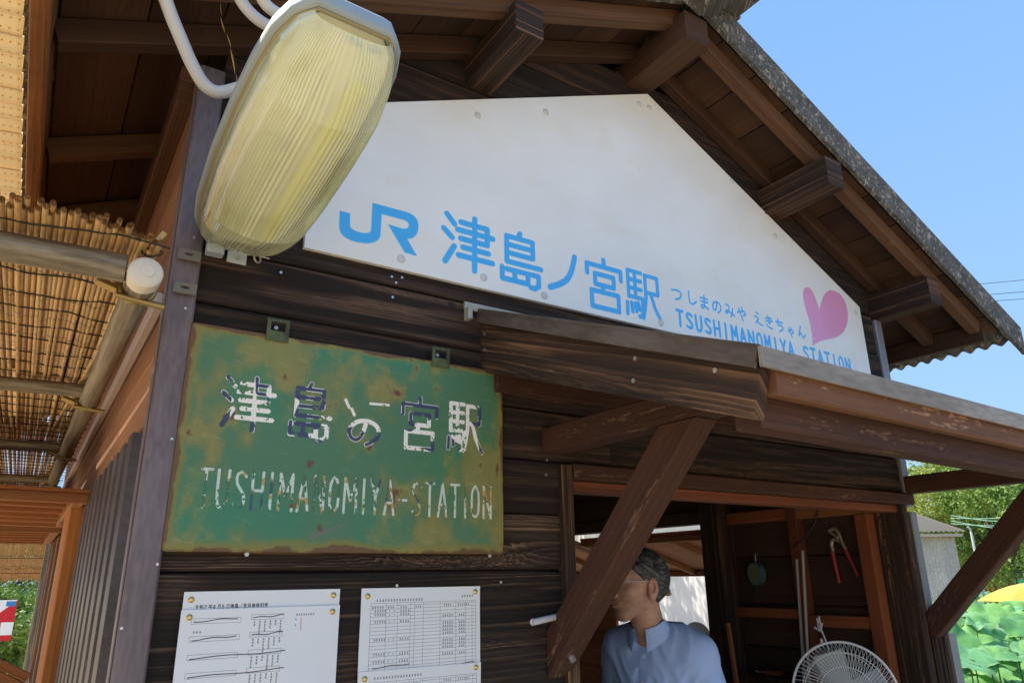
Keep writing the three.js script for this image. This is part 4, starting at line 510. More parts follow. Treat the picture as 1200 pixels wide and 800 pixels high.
// ---------------------------------------------------------------- translucent corrugated awning beyond the left eave
{
  const dots = tex(128, 128, (i, j, o) => { const dx = (i % 16) - 8, dy = (j % 16) - 8, s = 1 - sstep(1.0, 2.0, Math.hypot(dx * 0.7, dy)); const v = fbm(i / 30, j / 30, 621, 3); o[0] = 236 - 50 * s; o[1] = 202 - 66 * s + 10 * v; o[2] = 142 - 70 * s + 20 * v; });
  dots.repeat.set(9, 9);
  const x0 = -0.378, x1 = -1.65, y0 = 2.585, y1 = 2.45, n = 300, pos = [], uv = [], idx = [];
  for (let k = 0; k <= n; k++) { const z = mix(0.55, -4.6, k / n), h = 0.012 * Math.cos((z / 0.063) * Math.PI * 2); for (const e of [0, 1]) { pos.push(e ? x1 - x0 : 0, (e ? y1 : y0) + h, z); uv.push(e ? 1.27 : 0, z); } }
  for (let k = 0; k < n; k++) { const a = 2 * k; idx.push(a, a + 1, a + 3, a, a + 3, a + 2); }
  const g = new THREE.BufferGeometry(); g.setAttribute('position', new THREE.Float32BufferAttribute(pos, 3)); g.setAttribute('uv', new THREE.Float32BufferAttribute(uv, 2)); g.setIndex(idx); g.computeVertexNormals();
  const t = thing('translucent_awning', 'amber corrugated plastic awning with a dotted surface beyond the eave', 'awning', [x0, 0, 0]);
  mesh('sheet', g, phys(lin(0.86, 0.8, 0.7), 0.75, { map: dots, transmission: 0.45, thickness: 0, side: THREE.DoubleSide }), t);
  mesh('edge_rail', box(x1 - x0 - 0.02, x1 - x0 + 0.02, y1 - 0.06, y1 - 0.012, -4.6, 0.54), M.fascia, t);
  for (const z of [-0.9, -2.4, -4.0]) mesh('bearer', bar(V(0.0, y0 - 0.035, z), V(x1 - x0, y1 - 0.035, z), 0.035, 0.045), M.fascia, t);
  for (const z of [0.45, -4.5]) mesh('post', box(x1 - x0 - 0.03, x1 - x0 + 0.03, 0, y1 - 0.062, z - 0.03, z + 0.03), M.fascia, t);
}
// ---------------------------------------------------------------- things in and on the office
{
  const tubeW = thing('white_tube', 'short white plastic tube sticking out from the wall behind the brace', 'tube', on(650, 722, 'z', 0.02).toArray()), q = on(624, 729, 'z', 0.06).sub(tubeW.position);
  mesh('pipe', rod(V(0.05, 0.004, -0.004), q, 0.0075, 0.0075, 14), mat(lin(0.7, 0.72, 0.74), 0.4), tubeW); mesh('rim', new THREE.TorusGeometry(0.0075, 0.0014, 6, 16).rotateY(1.1).translate(q.x, q.y, q.z), mat(lin(0.4, 0.42, 0.45), 0.5), tubeW);
  // slip-joint pliers hung on a nail
  const XW = 2.553, W = (px, py, x = XW - 0.012) => on(px, py, 'x', x);
  { const t = thing('pliers', 'slip joint pliers with red handles hung on the inner wall', 'pliers', W(978, 634).toArray()), P = (px, py, x) => W(px, py, x).sub(t.position), met = mat(lin(0.4, 0.36, 0.28), 0.4, { metalness: 0.7 }), red = mat(lin(0.28, 0.018, 0.025), 0.45);
    mesh('jaw', merge([tube([P(972, 622), P(978, 619), P(983, 624), P(987, 634), P(992, 644)], 0.008, 8), tube([P(973, 622), P(981, 629), P(985, 634)], 0.007, 8)]), met, t);
    mesh('jaw', merge([tube([P(985, 634, XW - 0.02), P(977, 632, XW - 0.02), P(975, 638, XW - 0.02), P(977, 646, XW - 0.02)], 0.0075, 8)]), met, t);
    mesh('handle', rod(P(976, 646, XW - 0.02), P(984, 683, XW - 0.02), 0.009, 0.006, 10), red, t); mesh('handle', rod(P(991, 643), P(1006, 675), 0.009, 0.006, 10), red, t);
    mesh('nail', rod(P(982, 630, XW + 0.004), P(982, 630, XW - 0.035), 0.002), M.steel, t); }
  // round spring balance
  { const c = W(887, 672, XW - 0.03), t = thing('hanging_gauge', 'round green faced gauge hanging from a hook on the inner wall', 'gauge', c.toArray()); const d = new THREE.CylinderGeometry(0.048, 0.048, 0.026, 32).rotateZ(Math.PI / 2).rotateY(-0.25); mesh('case', d, mat(lin(0.08, 0.16, 0.2), 0.3, { metalness: 0.4 }), t);
    mesh('dial', new THREE.CylinderGeometry(0.042, 0.042, 0.002, 32).rotateZ(Math.PI / 2).translate(-0.0145, 0, 0).rotateY(-0.25), mat(lin(0.14, 0.17, 0.09), 0.6), t); mesh('hook', tube([V(0, 0.046, 0), V(0.004, 0.06, 0), V(0, 0.07, 0.004), V(0.006, 0.082, 0), V(0.02, 0.084, 0)], 0.0028, 6), M.steel, t);
    mesh('cord', tube([V(0, -0.045, 0), W(885, 700, XW - 0.03).sub(c), W(878, 740, XW - 0.03).sub(c), W(868, 810, XW - 0.06).sub(c)], 0.002, 5, 20), M.black, t); }
  { const k = thing('black_cable', 'black cable drooping from the window head to a stud', 'cable'); mesh('cord', tube([W(960, 594, XW - 0.05), W(955, 612, XW - 0.05), W(946, 626, XW - 0.05), W(930, 642, XW - 0.05)], 0.004, 6, 24), M.black, k); }
  for (const [px, x, lb] of [[936, 0.052, 'long grey bare strip leaning on the stud, shorter of the pair'], [941, 0.06, 'long grey bare strip leaning on the stud, taller of the pair']]) { const a = W(px - (px > 938 ? 0 : 2), px > 938 ? 645 : 655, XW - x), b = W(px + 9, 830, XW - x - 0.03), t = thing('metal_strip', lb, 'strip', b.toArray()); mesh('bar', bar(V(0, 0, 0), a.clone().sub(b), 0.011, 0.007, { up: V(0, 0, 1), ch: 0.001 }), mat(lin(0.42, 0.4, 0.37), 0.5, { metalness: 0.2 }), t); mesh('end_piece', box(-0.006, 0.006, -0.02, 0.0, -0.006, 0.006), M.steel, t); }
  { const b = W(868, 830, 2.4), a = W(853, 730, 2.43), t = thing('wooden_stick', 'pale wooden stick leaning on the dark post', 'stick', b.toArray()); mesh('shaft', bar(V(0, 0, 0), a.sub(b), 0.014, 0.02, { up: V(0, 0, 1) }), M.orange, t); }
  { const c = W(962, 738, XW - 0.06), t = thing('pull_switch', 'white cord with a pull tied to a nail above the fan', 'switch', c.toArray()), wm_ = mat(lin(0.75, 0.73, 0.7), 0.7), P = (px, py) => W(px, py, XW - 0.06).sub(c); mesh('cord', tube([P(960, 722), P(962, 735), P(967, 748), P(972, 762)], 0.0035, 6), wm_, t); mesh('knot', merge([tube([P(955, 735), P(959, 737), P(963, 733), P(960, 729)], 0.005, 6), tube([P(958, 724), P(961, 740), P(964, 730)], 0.004, 6)]), wm_, t); mesh('pull', rod(P(963, 748), P(963.5, 756), 0.006, 0.006, 8), wm_, t); }
  { const c = W(909, 789, XW - 0.05), t = thing('screwdriver', 'brown handled screwdriver lying on a rail of the inner wall', 'tool', c.toArray()); mesh('handle', tube([V(0, 0, -0.045), V(0, 0, -0.03), V(0, 0.001, 0.03)], 0.012, 10), wm(wFine, lin(0.3, 0.1, 0.05), 0.6), t); mesh('blade', rod(V(0, 0, -0.045), V(0, 0, -0.10), 0.003), M.steel, t); mesh('rest', box(-0.03, 0.05, -0.03, -0.0125, -0.12, 0.12), M.darkPost, t); }
  // electric fan
  { const c = deep(992, 815, 2.46), t = thing('electric_fan', 'white electric fan with a round wire guard inside the window', 'fan', [c.x, 0.871, c.z]), cy = c.y - 0.871, wmF = mat(lin(0.72, 0.73, 0.72), 0.35), R = 0.168, turn = -0.85, tilt = -0.1, h = new THREE.Group(); h.name = 'head'; h.position.set(0, cy, 0); h.rotation.set(tilt, turn, 0, 'YXZ'); t.add(h);
    for (const s of [1, -1]) { const w = []; for (let k = 0; k < 72; k++) { const a = (k / 72) * Math.PI * 2, p = (r, z, tw = 0) => V(Math.cos(a + tw) * r, Math.sin(a + tw) * r, s * z); w.push(tube([p(0.04, 0.062, 0.0), p(0.09, 0.06, 0.12), p(0.14, 0.042, 0.2), p(R, 0.004, 0.24)], 0.0011, 4, 8)); } for (const r of [0.04, 0.09, 0.135]) w.push(new THREE.TorusGeometry(r, 0.0014, 5, 48).translate(0, 0, s * (r < 0.06 ? 0.062 : r < 0.1 ? 0.06 : 0.045))); mesh(s > 0 ? 'front_guard' : 'rear_guard', merge(w), wmF, h); }
    mesh('rim', new THREE.TorusGeometry(R + 0.001, 0.0045, 8, 64), wmF, h); mesh('hub_cap', new THREE.CylinderGeometry(0.04, 0.04, 0.006, 24).rotateX(Math.PI / 2).translate(0, 0, 0.064), wmF, h);
    for (let k = 0; k < 4; k++) { const g = new THREE.PlaneGeometry(0.09, 0.11, 6, 6), p = g.attributes.position; for (let i = 0; i < p.count; i++) { const y = p.getY(i), x = p.getX(i); p.setZ(i, x * 0.35 + y * y * 1.2); p.setX(i, x * (0.8 + (y + 0.055) * 3)); } g.translate(0, 0.085, 0); g.rotateZ((k * Math.PI) / 2 + 0.3); g.computeVertexNormals(); mesh('blade', g, phys(lin(0.55, 0.62, 0.64), 0.3, { side: THREE.DoubleSide, transmission: 0.3, thickness: 0 }), h); }
    mesh('motor', new THREE.CylinderGeometry(0.045, 0.05, 0.1, 24).rotateX(Math.PI / 2).translate(0, 0, -0.1), wmF, h);
    mesh('stand', rod(V(-0.06, 0.02, -0.06), V(-0.06, cy - 0.05, -0.06).add(V(0.04, 0, 0.0)), 0.018, 0.014, 14), wmF, t); mesh('base', new THREE.CylinderGeometry(0.1, 0.11, 0.03, 28).translate(-0.06, 0.016, -0.06), wmF, t); }
  // things hung by the far opening
  { const c = deep(817, 745, 3.3), t = thing('white_disc_fan', 'round white enamel lamp shade beyond the shoulder in blue', 'lamp shade', c.toArray()); const pr = []; for (let k = 0; k <= 10; k++) { const a = (k / 10) * 1.25; pr.push(new THREE.Vector2(Math.sin(a) * 0.062, Math.cos(a) * 0.05)); } mesh('shade', new THREE.LatheGeometry(pr, 28).rotateZ(-1.2).rotateY(0.5), mat(lin(0.68, 0.72, 0.74), 0.3, { side: THREE.DoubleSide }), t); mesh('socket', rod(V(0, 0.0, 0), V(-0.05, 0.02, 0.02), 0.014, 0.01, 12), M.white, t); }
  { const c = deep(770, 696, 3.35), t = thing('yellow_helmet', 'yellow helmet with a green band hanging behind the head', 'helmet', c.toArray()); const pr = []; for (let k = 0; k <= 12; k++) { const a = (k / 12) * (Math.PI / 2); pr.push(new THREE.Vector2(Math.sin(a) * 0.062, Math.cos(a) * 0.085)); } mesh('shell', new THREE.LatheGeometry(pr, 28).rotateZ(-0.15), mat(lin(0.8, 0.55, 0.04), 0.35, { side: THREE.DoubleSide }), t); mesh('band', new THREE.CylinderGeometry(0.0635, 0.0635, 0.012, 28, 1, true).translate(0.001, 0.012, 0), mat(lin(0.02, 0.2, 0.07), 0.4, { side: THREE.DoubleSide }), t); mesh('brim', new THREE.TorusGeometry(0.065, 0.004, 6, 28).rotateX(Math.PI / 2), mat(lin(0.8, 0.55, 0.04), 0.35), t); }
}
// ---------------------------------------------------------------- the man at the window
{
  const smin = (a, b, k) => { const h = clamp(0.5 + (0.5 * (b - a)) / k); return mix(b, a, h) - k * h * (1 - h); };
  const cap = (p, a, b, ra, rb) => { const bx = b[0] - a[0], by = b[1] - a[1], bz = b[2] - a[2], px = p[0] - a[0], py = p[1] - a[1], pz = p[2] - a[2], t = clamp((px * bx + py * by + pz * bz) / (bx * bx + by * by + bz * bz)); return Math.hypot(px - bx * t, py - by * t, pz - bz * t) - mix(ra, rb, t); };
  const ell = (p, c, r) => { const x = (p[0] - c[0]) / r[0], y = (p[1] - c[1]) / r[1], z = (p[2] - c[2]) / r[2], k = Math.hypot(x, y, z); return (k - 1) * Math.min(...r); };
  function surf(fn, c, half, res, keep = () => true) { const mc = new MarchingCubes(res, new THREE.MeshBasicMaterial(), false, false, 200000); mc.isolation = 0; const f = mc.field, n = res, hs = n / 2; for (let z = 0; z < n; z++) for (let y = 0; y < n; y++) for (let x = 0; x < n; x++) { const p = [c[0] + ((x - hs) / hs) * half, c[1] + ((y - hs) / hs) * half, c[2] + ((z - hs) / hs) * half]; f[x + y * n + z * n * n] = -fn(p); } mc.update(); const N = mc.count, P = new Float32Array(N * 3), Q = new Float32Array(N * 3); for (let i = 0; i < N; i++) for (let k = 0; k < 3; k++) { P[i * 3 + k] = c[k] + mc.positionArray[i * 3 + k] * half; Q[i * 3 + k] = mc.normalArray[i * 3 + k]; } const g = new THREE.BufferGeometry(); g.setAttribute('position', new THREE.BufferAttribute(P, 3)); g.setAttribute('normal', new THREE.BufferAttribute(Q, 3)); return g; }
  const face = deep(765, 690, 2.5), Htot = 1.66;
  const t = thing('person', 'person in a light blue button down shirt and glasses standing inside the window', 'person', [face.x, 0, face.z]);
  t.rotation.y = Math.atan2(-0.93, 0.36); // torso towards the left and the camera
  const hy = -0.62; // head turned further to the left
  const nk = [0, 1.40, 0.0], HC = [0, 1.545, 0.118];
  const toHead = (p) => { const x = p[0] - HC[0], y = p[1] - HC[1], z = p[2] - HC[2], c = Math.cos(hy), s = Math.sin(hy); return [x * c - z * s, y, x * s + z * c]; }; // head frame: +z face
  const arm = (p, s) => smin(cap(p, [0.138 * s, 1.325, -0.01], [0.185 * s, 1.05, -0.02], 0.048, 0.040), cap(p, [0.185 * s, 1.05, -0.02], [0.17 * s, 0.84, 0.14], 0.040, 0.028), 0.03);
  const torso = (p) => { let d = ell(p, [0, 1.20, -0.005], [0.15, 0.21, 0.105]); d = smin(d, ell(p, [0, 1.0, 0.01], [0.150, 0.20, 0.11]), 0.08); d = smin(d, cap(p, [-0.125, 1.33, -0.005], [0.125, 1.33, -0.005], 0.05, 0.05), 0.07); return d; };
  const legs = (p) => Math.min(smin(cap(p, [-0.085, 0.88, 0], [-0.1, 0.48, 0.01], 0.085, 0.058), cap(p, [-0.1, 0.48, 0.01], [-0.1, 0.06, -0.02], 0.058, 0.04), 0.03), smin(cap(p, [0.085, 0.88, 0], [0.1, 0.48, 0.01], 0.085, 0.058), cap(p, [0.1, 0.48, 0.01], [0.1, 0.06, -0.02], 0.058, 0.04), 0.03));
  const hand = (p, s) => { const x0 = 0.17 * s; let d = ell(p, [x0, 0.815, 0.165], [0.022, 0.042, 0.036]); for (let k = 0; k < 4; k++) d = smin(d, smin(cap(p, [x0 - 0.004 * s, 0.785 - k * 0.003, 0.185 - k * 0.016], [x0 - 0.012 * s, 0.75 + (k === 3 ? 0.01 : 0), 0.192 - k * 0.016], 0.009, 0.008), cap(p, [x0 - 0.012 * s, 0.75, 0.192 - k * 0.016], [x0 - 0.028 * s, 0.725 + (k === 3 ? 0.012 : 0), 0.188 - k * 0.015], 0.008, 0.007), 0.004), 0.006); return smin(d, cap(p, [x0 - 0.01 * s, 0.825, 0.195], [x0 - 0.03 * s, 0.785, 0.215], 0.010, 0.008), 0.008); };
  const bodyFn = (p) => { let d = torso(p); d = smin(d, cap(p, [0, 1.34, 0.01], [0, 1.47, 0.088], 0.056, 0.05), 0.04); d = smin(d, Math.min(arm(p, -1), arm(p, 1)), 0.03); d = smin(d, legs(p), 0.05); d = smin(d, Math.min(hand(p, -1), hand(p, 1)), 0.015); d = smin(d, Math.min(cap(p, [-0.1, 0.05, -0.03], [-0.12, 0.035, 0.14], 0.04, 0.03), cap(p, [0.1, 0.05, -0.03], [0.12, 0.035, 0.14], 0.04, 0.03)), 0.02); return d; };
  const headFn = (p) => { const q = toHead(p), sx = Math.abs(q[0]); let d = ell(q, [0, 0.025, -0.012], [0.076, 0.088, 0.094]); d = smin(d, ell(q, [0, -0.022, 0.035], [0.058, 0.062, 0.055]), 0.03); d = smin(d, ell(q, [0, -0.086, 0.060], [0.024, 0.02, 0.022]), 0.03); d = smin(d, cap([sx, q[1], q[2]], [0.052, -0.055, 0.0], [0.018, -0.090, 0.058], 0.016, 0.013), 0.022); d = smin(d, ell([sx, q[1], q[2]], [0.046, -0.012, 0.052], [0.022, 0.018, 0.02]), 0.02);
    d = smin(d, cap(q, [0, 0.012, 0.088], [0, -0.02, 0.108], 0.010, 0.0135), 0.014); d = smin(d, ell([sx, q[1], q[2]], [0.013, -0.027, 0.096], [0.010, 0.008, 0.012]), 0.008); d = smin(d, cap([sx, q[1], q[2]], [0.012, 0.026, 0.083], [0.044, 0.028, 0.066], 0.009, 0.008), 0.016);
    d = smin(d, cap([sx, q[1], q[2]], [0, -0.048, 0.092], [0.022, -0.051, 0.079], 0.0055, 0.003), 0.006); d = smin(d, cap([sx, q[1], q[2]], [0, -0.060, 0.089], [0.018, -0.058, 0.079], 0.0065, 0.003), 0.006);
    d = Math.max(d, -ell([sx, q[1], q[2]], [0.032, 0.010, 0.092], [0.017, 0.009, 0.016])); d = smin(d, ell([sx, q[1], q[2]], [0.032, 0.010, 0.070], [0.013, 0.011, 0.013]), 0.004);
    const e = [sx - 0.077, q[1] + 0.005, q[2] + 0.008], ea = smin(Math.max(ell(e, [0.004, 0, -0.006], [0.013, 0.034, 0.019]), -ell(e, [0.016, 0.003, 0.0], [0.010, 0.020, 0.010])), ell(e, [0.003, -0.026, 0.0], [0.008, 0.012, 0.010]), 0.006); d = smin(d, ea, 0.005);
    return smin(d, cap(p, [0, 1.38, 0.032], [0, 1.50, 0.085], 0.053, 0.05), 0.02); };
  const skin = new THREE.MeshPhysicalMaterial({ vertexColors: true, roughness: 0.5 }); const paint = (g) => { const p = g.attributes.position, col = new Float32Array(p.count * 3); for (let i = 0; i < p.count; i++) { const P_ = [p.getX(i), p.getY(i), p.getZ(i)], q = toHead(P_), lip = 1 - sstep(0.5, 1, Math.hypot(q[0] / 0.024, (q[1] + 0.054) / 0.011, (q[2] - 0.09) / 0.02)), brow = 1 - sstep(0.6, 1, Math.hypot((Math.abs(q[0]) - 0.034) / 0.026, (q[1] - 0.034) / 0.006, (q[2] - 0.08) / 0.03)), mott = 0.9 + 0.2 * noise(P_[0] * 90 + 50, P_[1] * 90 + P_[2] * 70 + 50, 681), be = 0.12 * (1 - sstep(-0.045, -0.02, q[1])) * sstep(0.0, 0.04, q[2]) * noise(P_[0] * 700 + 900, P_[1] * 700 + P_[2] * 500 + 900, 682); let c_ = [0.52 * mott - be, 0.29 * mott - be * 0.5, 0.195 * mott - be * 0.3]; c_ = [mix(c_[0], 0.32, lip * 0.8), mix(c_[1], 0.12, lip * 0.8), mix(c_[2], 0.1, lip * 0.8)]; col.set(c_.map((v) => mix(v, 0.05, brow * 0.8)), 3 * i); } g.setAttribute('color', new THREE.BufferAttribute(col, 3)); return g; };
  const hg = surf(headFn, [0, 1.53, 0.112], 0.17, 110);
  const body = mesh('body', paint(merge([surf(bodyFn, [0, 0.75, 0.03], 0.82, 120), hg])), skin, t);
  const hairFn = (p) => { const q = toHead(p); let d = ell(q, [0, 0.030, -0.016], [0.083, 0.095, 0.1005]) + 0.0015 * Math.sin(q[0] * 400 + q[2] * 90) ; const fx = Math.abs(q[0]); // hairline: away from the face, above the ears, short at the nape
    const front = q[2] - (0.052 - Math.max(0, 0.075 - q[1]) * 0.30 - (q[1] < 0.055 ? (0.055 - q[1]) * 0.62 : 0)); const low = -(q[1] - (q[2] > -0.02 ? 0.0 + (q[2] > 0.012 ? -0.012 : 0.022) : -0.062 + (q[2] + 0.02) * 0.1)); return Math.max(d, front, low * 0.8); };
  { const hgm = surf(hairFn, [0, 1.57, 0.108], 0.16, 110), p = hgm.attributes.position, col = new Float32Array(p.count * 3); for (let i = 0; i < p.count; i++) { const q = toHead([p.getX(i), p.getY(i), p.getZ(i)]), s = noise(q[2] * 60 + q[1] * 30 + 50, (q[1] * 1.2 - q[2] * 0.5 + q[0]) * 420 + 300, 671), v = 0.02 + 0.13 * sstep(0.45, 0.9, s); col[3 * i] = v; col[3 * i + 1] = v * 0.97; col[3 * i + 2] = v * 0.95; } hgm.setAttribute('color', new THREE.BufferAttribute(col, 3)); mesh('hair', hgm, new THREE.MeshStandardMaterial({ vertexColors: true, roughness: 0.6 }), t); }
  const cloth = tex(256, 256, (i, j, o) => { const v = 0.94 + 0.06 * noise(i / 1.2, j / 1.2, 651) - ((i + j) % 4 === 0 ? 0.02 : 0); o[0] = 255 * v; o[1] = 255 * v; o[2] = 255 * v; }), shirtM = new THREE.MeshPhysicalMaterial({ color: lin(0.42, 0.57, 0.9), roughness: 0.85, sheen: 0.4, sheenRoughness: 0.6, sheenColor: lin(0.3, 0.4, 0.6) });
  const wr = (p) => 0.010 * (noise(p[0] * 16 + p[1] * 12 + 40, p[1] * 7 - p[0] * 14 + p[2] * 9 + 40, 661) - 0.5) + 0.007 * (Math.abs(noise(p[0] * 30 + p[1] * 16 + 60, p[1] * 18 + p[2] * 26 - p[0] * 12 + 60, 662) - 0.5) * 2 - 0.5);
  const shirtFn = (p) => { let d = torso(p) - 0.016; const sl = (s) => cap(p, [0.138 * s, 1.325, -0.01], [0.19 * s, 1.06, -0.018], 0.062, 0.062); d = smin(d, Math.max(Math.min(sl(1), sl(-1)), 1.075 - p[1]), 0.035); d += wr(p); d = Math.max(d, 0.86 - p[1]); const neck = Math.hypot(p[0], (p[2] - 0.03) * 0.95) - 0.058; d = Math.max(d, -Math.max(neck, 1.36 - p[1])); return d; };
  const sg = surf(shirtFn, [0, 1.12, 0], 0.32, 110), sh = mesh('shirt', sg, shirtM, t);
  { // collar band with two points, button placket, pocket, buttons
    const cp = []; const ring = (y, r, zf) => { const o = []; for (let k = 0; k <= 40; k++) { const a = 0.34 + (k / 40) * (Math.PI * 2 - 0.68); o.push(V(Math.sin(a) * r, y - 0.028 * Math.max(0, Math.cos(a)), Math.cos(a) * r * 1.02 + zf + 0.03 + (y - 1.4) * 0.55)); } return o; };
    const strip = (A, B) => { const pos = [], idx = []; A.forEach((a, i) => { pos.push(a.x, a.y, a.z, B[i].x, B[i].y, B[i].z); if (i) { const q = 2 * i; idx.push(q - 2, q - 1, q + 1, q - 2, q + 1, q); } }); const g = new THREE.BufferGeometry(); g.setAttribute('position', new THREE.Float32BufferAttribute(pos, 3)); g.setIndex(idx); g.computeVertexNormals(); return g; };
    const dm = shirtM.clone(); dm.side = THREE.DoubleSide; const top = ring(1.438, 0.060, 0.008), bot = ring(1.395, 0.082, 0.004); bot.forEach((p, i) => { const e = Math.min(i, 40 - i); if (e < 5) p.y -= 0.012 * (5 - e) / 2.2, p.z += 0.004 * (5 - e); });
    mesh('collar', merge([strip(top, bot), strip(ring(1.436, 0.057, 0.01), ring(1.385, 0.062, 0.01))]), dm, sh);
    const fz = (x, y) => { let z = 0.25; for (; z > 0.0; z -= 0.002) if (shirtFn([x, y, z]) < 0) break; return z + 0.003; };
    const patch = (x0, x1, y0, y1) => { const A = [], B = []; for (let k = 0; k <= 20; k++) { const y = mix(y1, y0, k / 20); A.push(V(x0, y, fz(x0, y))); B.push(V(x1, y, fz(x1, y))); } return strip(A, B); };
    mesh('placket', patch(-0.013, 0.013, 0.9, 1.345), dm, sh); { const gs = []; for (let k = 0; k < 5; k++) gs.push(patch(0.05 + k * 0.016, 0.066 + k * 0.016, 1.08, 1.19)); mesh('pocket', merge(gs), dm, sh); }
    const bg = new THREE.CylinderGeometry(0.005, 0.005, 0.002, 12).rotateX(Math.PI / 2), bm = mat(lin(0.7, 0.72, 0.75), 0.4); for (const y of [1.33, 1.25, 1.17, 1.09, 1.0]) mesh('button', bg, bm, sh).position.set(0, y, fz(0, y) + 0.002); for (const s of [-1, 1]) mesh('button', bg, bm, sh).position.set(0.045 * s, 1.372, fz(0.045 * s, 1.36) + 0.004); }
  mesh('trousers', surf((p) => Math.max(Math.min(legs(p) - 0.014, ell(p, [0, 0.92, 0.005], [0.165, 0.12, 0.125])), 0.09 - p[1], p[1] - 0.98), [0, 0.53, 0], 0.5, 70), mat(lin(0.03, 0.032, 0.04), 0.9), t);
  { const hf = new THREE.Group(); hf.name = 'glasses'; hf.position.set(HC[0], HC[1], HC[2]); hf.rotation.y = -hy; t.add(hf); hf.rotation.y = hy; const fm = mat(lin(0.55, 0.55, 0.55), 0.25, { metalness: 0.8 }); const fr_ = []; for (const s of [-1, 1]) { const pts = []; for (let k = 0; k < 24; k++) { const a = (k / 24) * Math.PI * 2; pts.push(V(0.034 * s + 0.024 * Math.cos(a), 0.010 + 0.017 * Math.sin(a), 0.108 - 0.25 * Math.abs(0.034 * s + 0.024 * Math.cos(a)) * 0.5)); } fr_.push(tube(pts, 0.0013, 5, 48, true)); mesh('temple', tube([V(0.058 * s, 0.016, 0.1), V(0.077 * s, 0.016, 0.06), V(0.081 * s, 0.014, 0.0), V(0.080 * s, -0.002, -0.02)], 0.0018, 5, 16), fm, hf); mesh('lens', new THREE.CircleGeometry(0.02, 20).scale(1.15, 0.82, 1).translate(0.034 * s, 0.010, 0.1035), phys(lin(1, 1, 1), 0.02, { transmission: 1, thickness: 0, side: THREE.DoubleSide }), hf); } fr_.push(rod(V(-0.01, 0.016, 0.107), V(0.01, 0.016, 0.107), 0.0013)); mesh('rims', merge(fr_), fm, hf); }
}
// ---------------------------------------------------------------- trees
const leafMat = (r, g, b) => phys(lin(r, g, b), 0.7, { transmission: 0.28, thickness: 0, side: THREE.DoubleSide });
function tree(label, x, z, H, R, n, m, sd, { low = 0.3, leaf = 0.11, group, name = 'broadleaf_tree', droop = 0 } = {}) {
  const s0 = seed; seed = sd; const t = thing(name, label, 'tree', [x, 0, z], group), bark = mat(lin(0.09, 0.07, 0.055), 0.95), wood_ = [], blobs = [];
  wood_.push(rod(V(0, -0.05, 0), V(rr(-0.2, 0.2), H * 0.45, rr(-0.2, 0.2)), H * 0.035, H * 0.02, 10));
  for (let k = 0; k < 9; k++) { const a = rr(0, 6.28), h0 = H * rr(0.25, 0.5), e = V(Math.cos(a) * R * rr(0.45, 0.8), H * rr(0.5, 0.92), Math.sin(a) * R * rr(0.45, 0.8)), s = V(0, h0, 0), md = s.clone().lerp(e, 0.5).add(V(0, H * 0.03, 0)); wood_.push(rod(s, md, H * 0.013, H * 0.008, 6), rod(md, e, H * 0.008, H * 0.003, 6)); blobs.push([e.x, e.y, e.z, R * rr(0.3, 0.48)]); }
  for (let k = 0; k < 22; k++) { const a = rr(0, 6.28), q = Math.sqrt(rnd()), y = rr(low, 0.97), w = Math.sin(Math.PI * clamp((y - low) / (1.02 - low), 0.08, 0.95)); blobs.push([Math.cos(a) * R * q * w, H * y, Math.sin(a) * R * q * w, R * rr(0.16, 0.34)]); }
  const pos = new Float32Array(n * 12), nor = new Float32Array(n * 12), idx = new Uint32Array(n * 6), a = V(0, 0, 0), b = V(0, 0, 0), c = V(0, 0, 0);
  for (let i = 0; i < n; i++) { const B = blobs[Math.floor(rnd() * blobs.length)]; c.set(rr(-1, 1), rr(-1, 1), rr(-1, 1)).normalize().multiplyScalar(B[3] * Math.pow(rnd(), 0.35)); c.y *= 0.7; c.x += B[0]; c.y += B[1] - droop * rnd(); c.z += B[2];
    a.set(rr(-1, 1), rr(-0.6, 0.6) - droop, rr(-1, 1)).normalize(); b.set(rr(-1, 1), rr(-1, 1), rr(-1, 1)).cross(a).normalize(); const l = leaf * rr(0.6, 1.3), w = l * 0.42, nn = a.clone().cross(b);
    [[-l / 2, 0], [0, -w / 2], [l / 2, 0], [0, w / 2]].forEach(([u, v], k) => { const o = i * 12 + k * 3; pos[o] = c.x + a.x * u + b.x * v; pos[o + 1] = c.y + a.y * u + b.y * v; pos[o + 2] = c.z + a.z * u + b.z * v; nor[o] = nn.x; nor[o + 1] = nn.y; nor[o + 2] = nn.z; }); const q = i * 4; idx.set([q, q + 1, q + 2, q, q + 2, q + 3], i * 6); }
  const g = new THREE.BufferGeometry(); g.setAttribute('position', new THREE.BufferAttribute(pos, 3)); g.setAttribute('normal', new THREE.BufferAttribute(nor, 3)); g.setIndex(new THREE.BufferAttribute(idx, 1));
  mesh('trunk', merge(wood_), bark, t); mesh('crown', g, m, t); seed = s0; return t;
}
const at = (px, py, D) => deep(px, py, D);
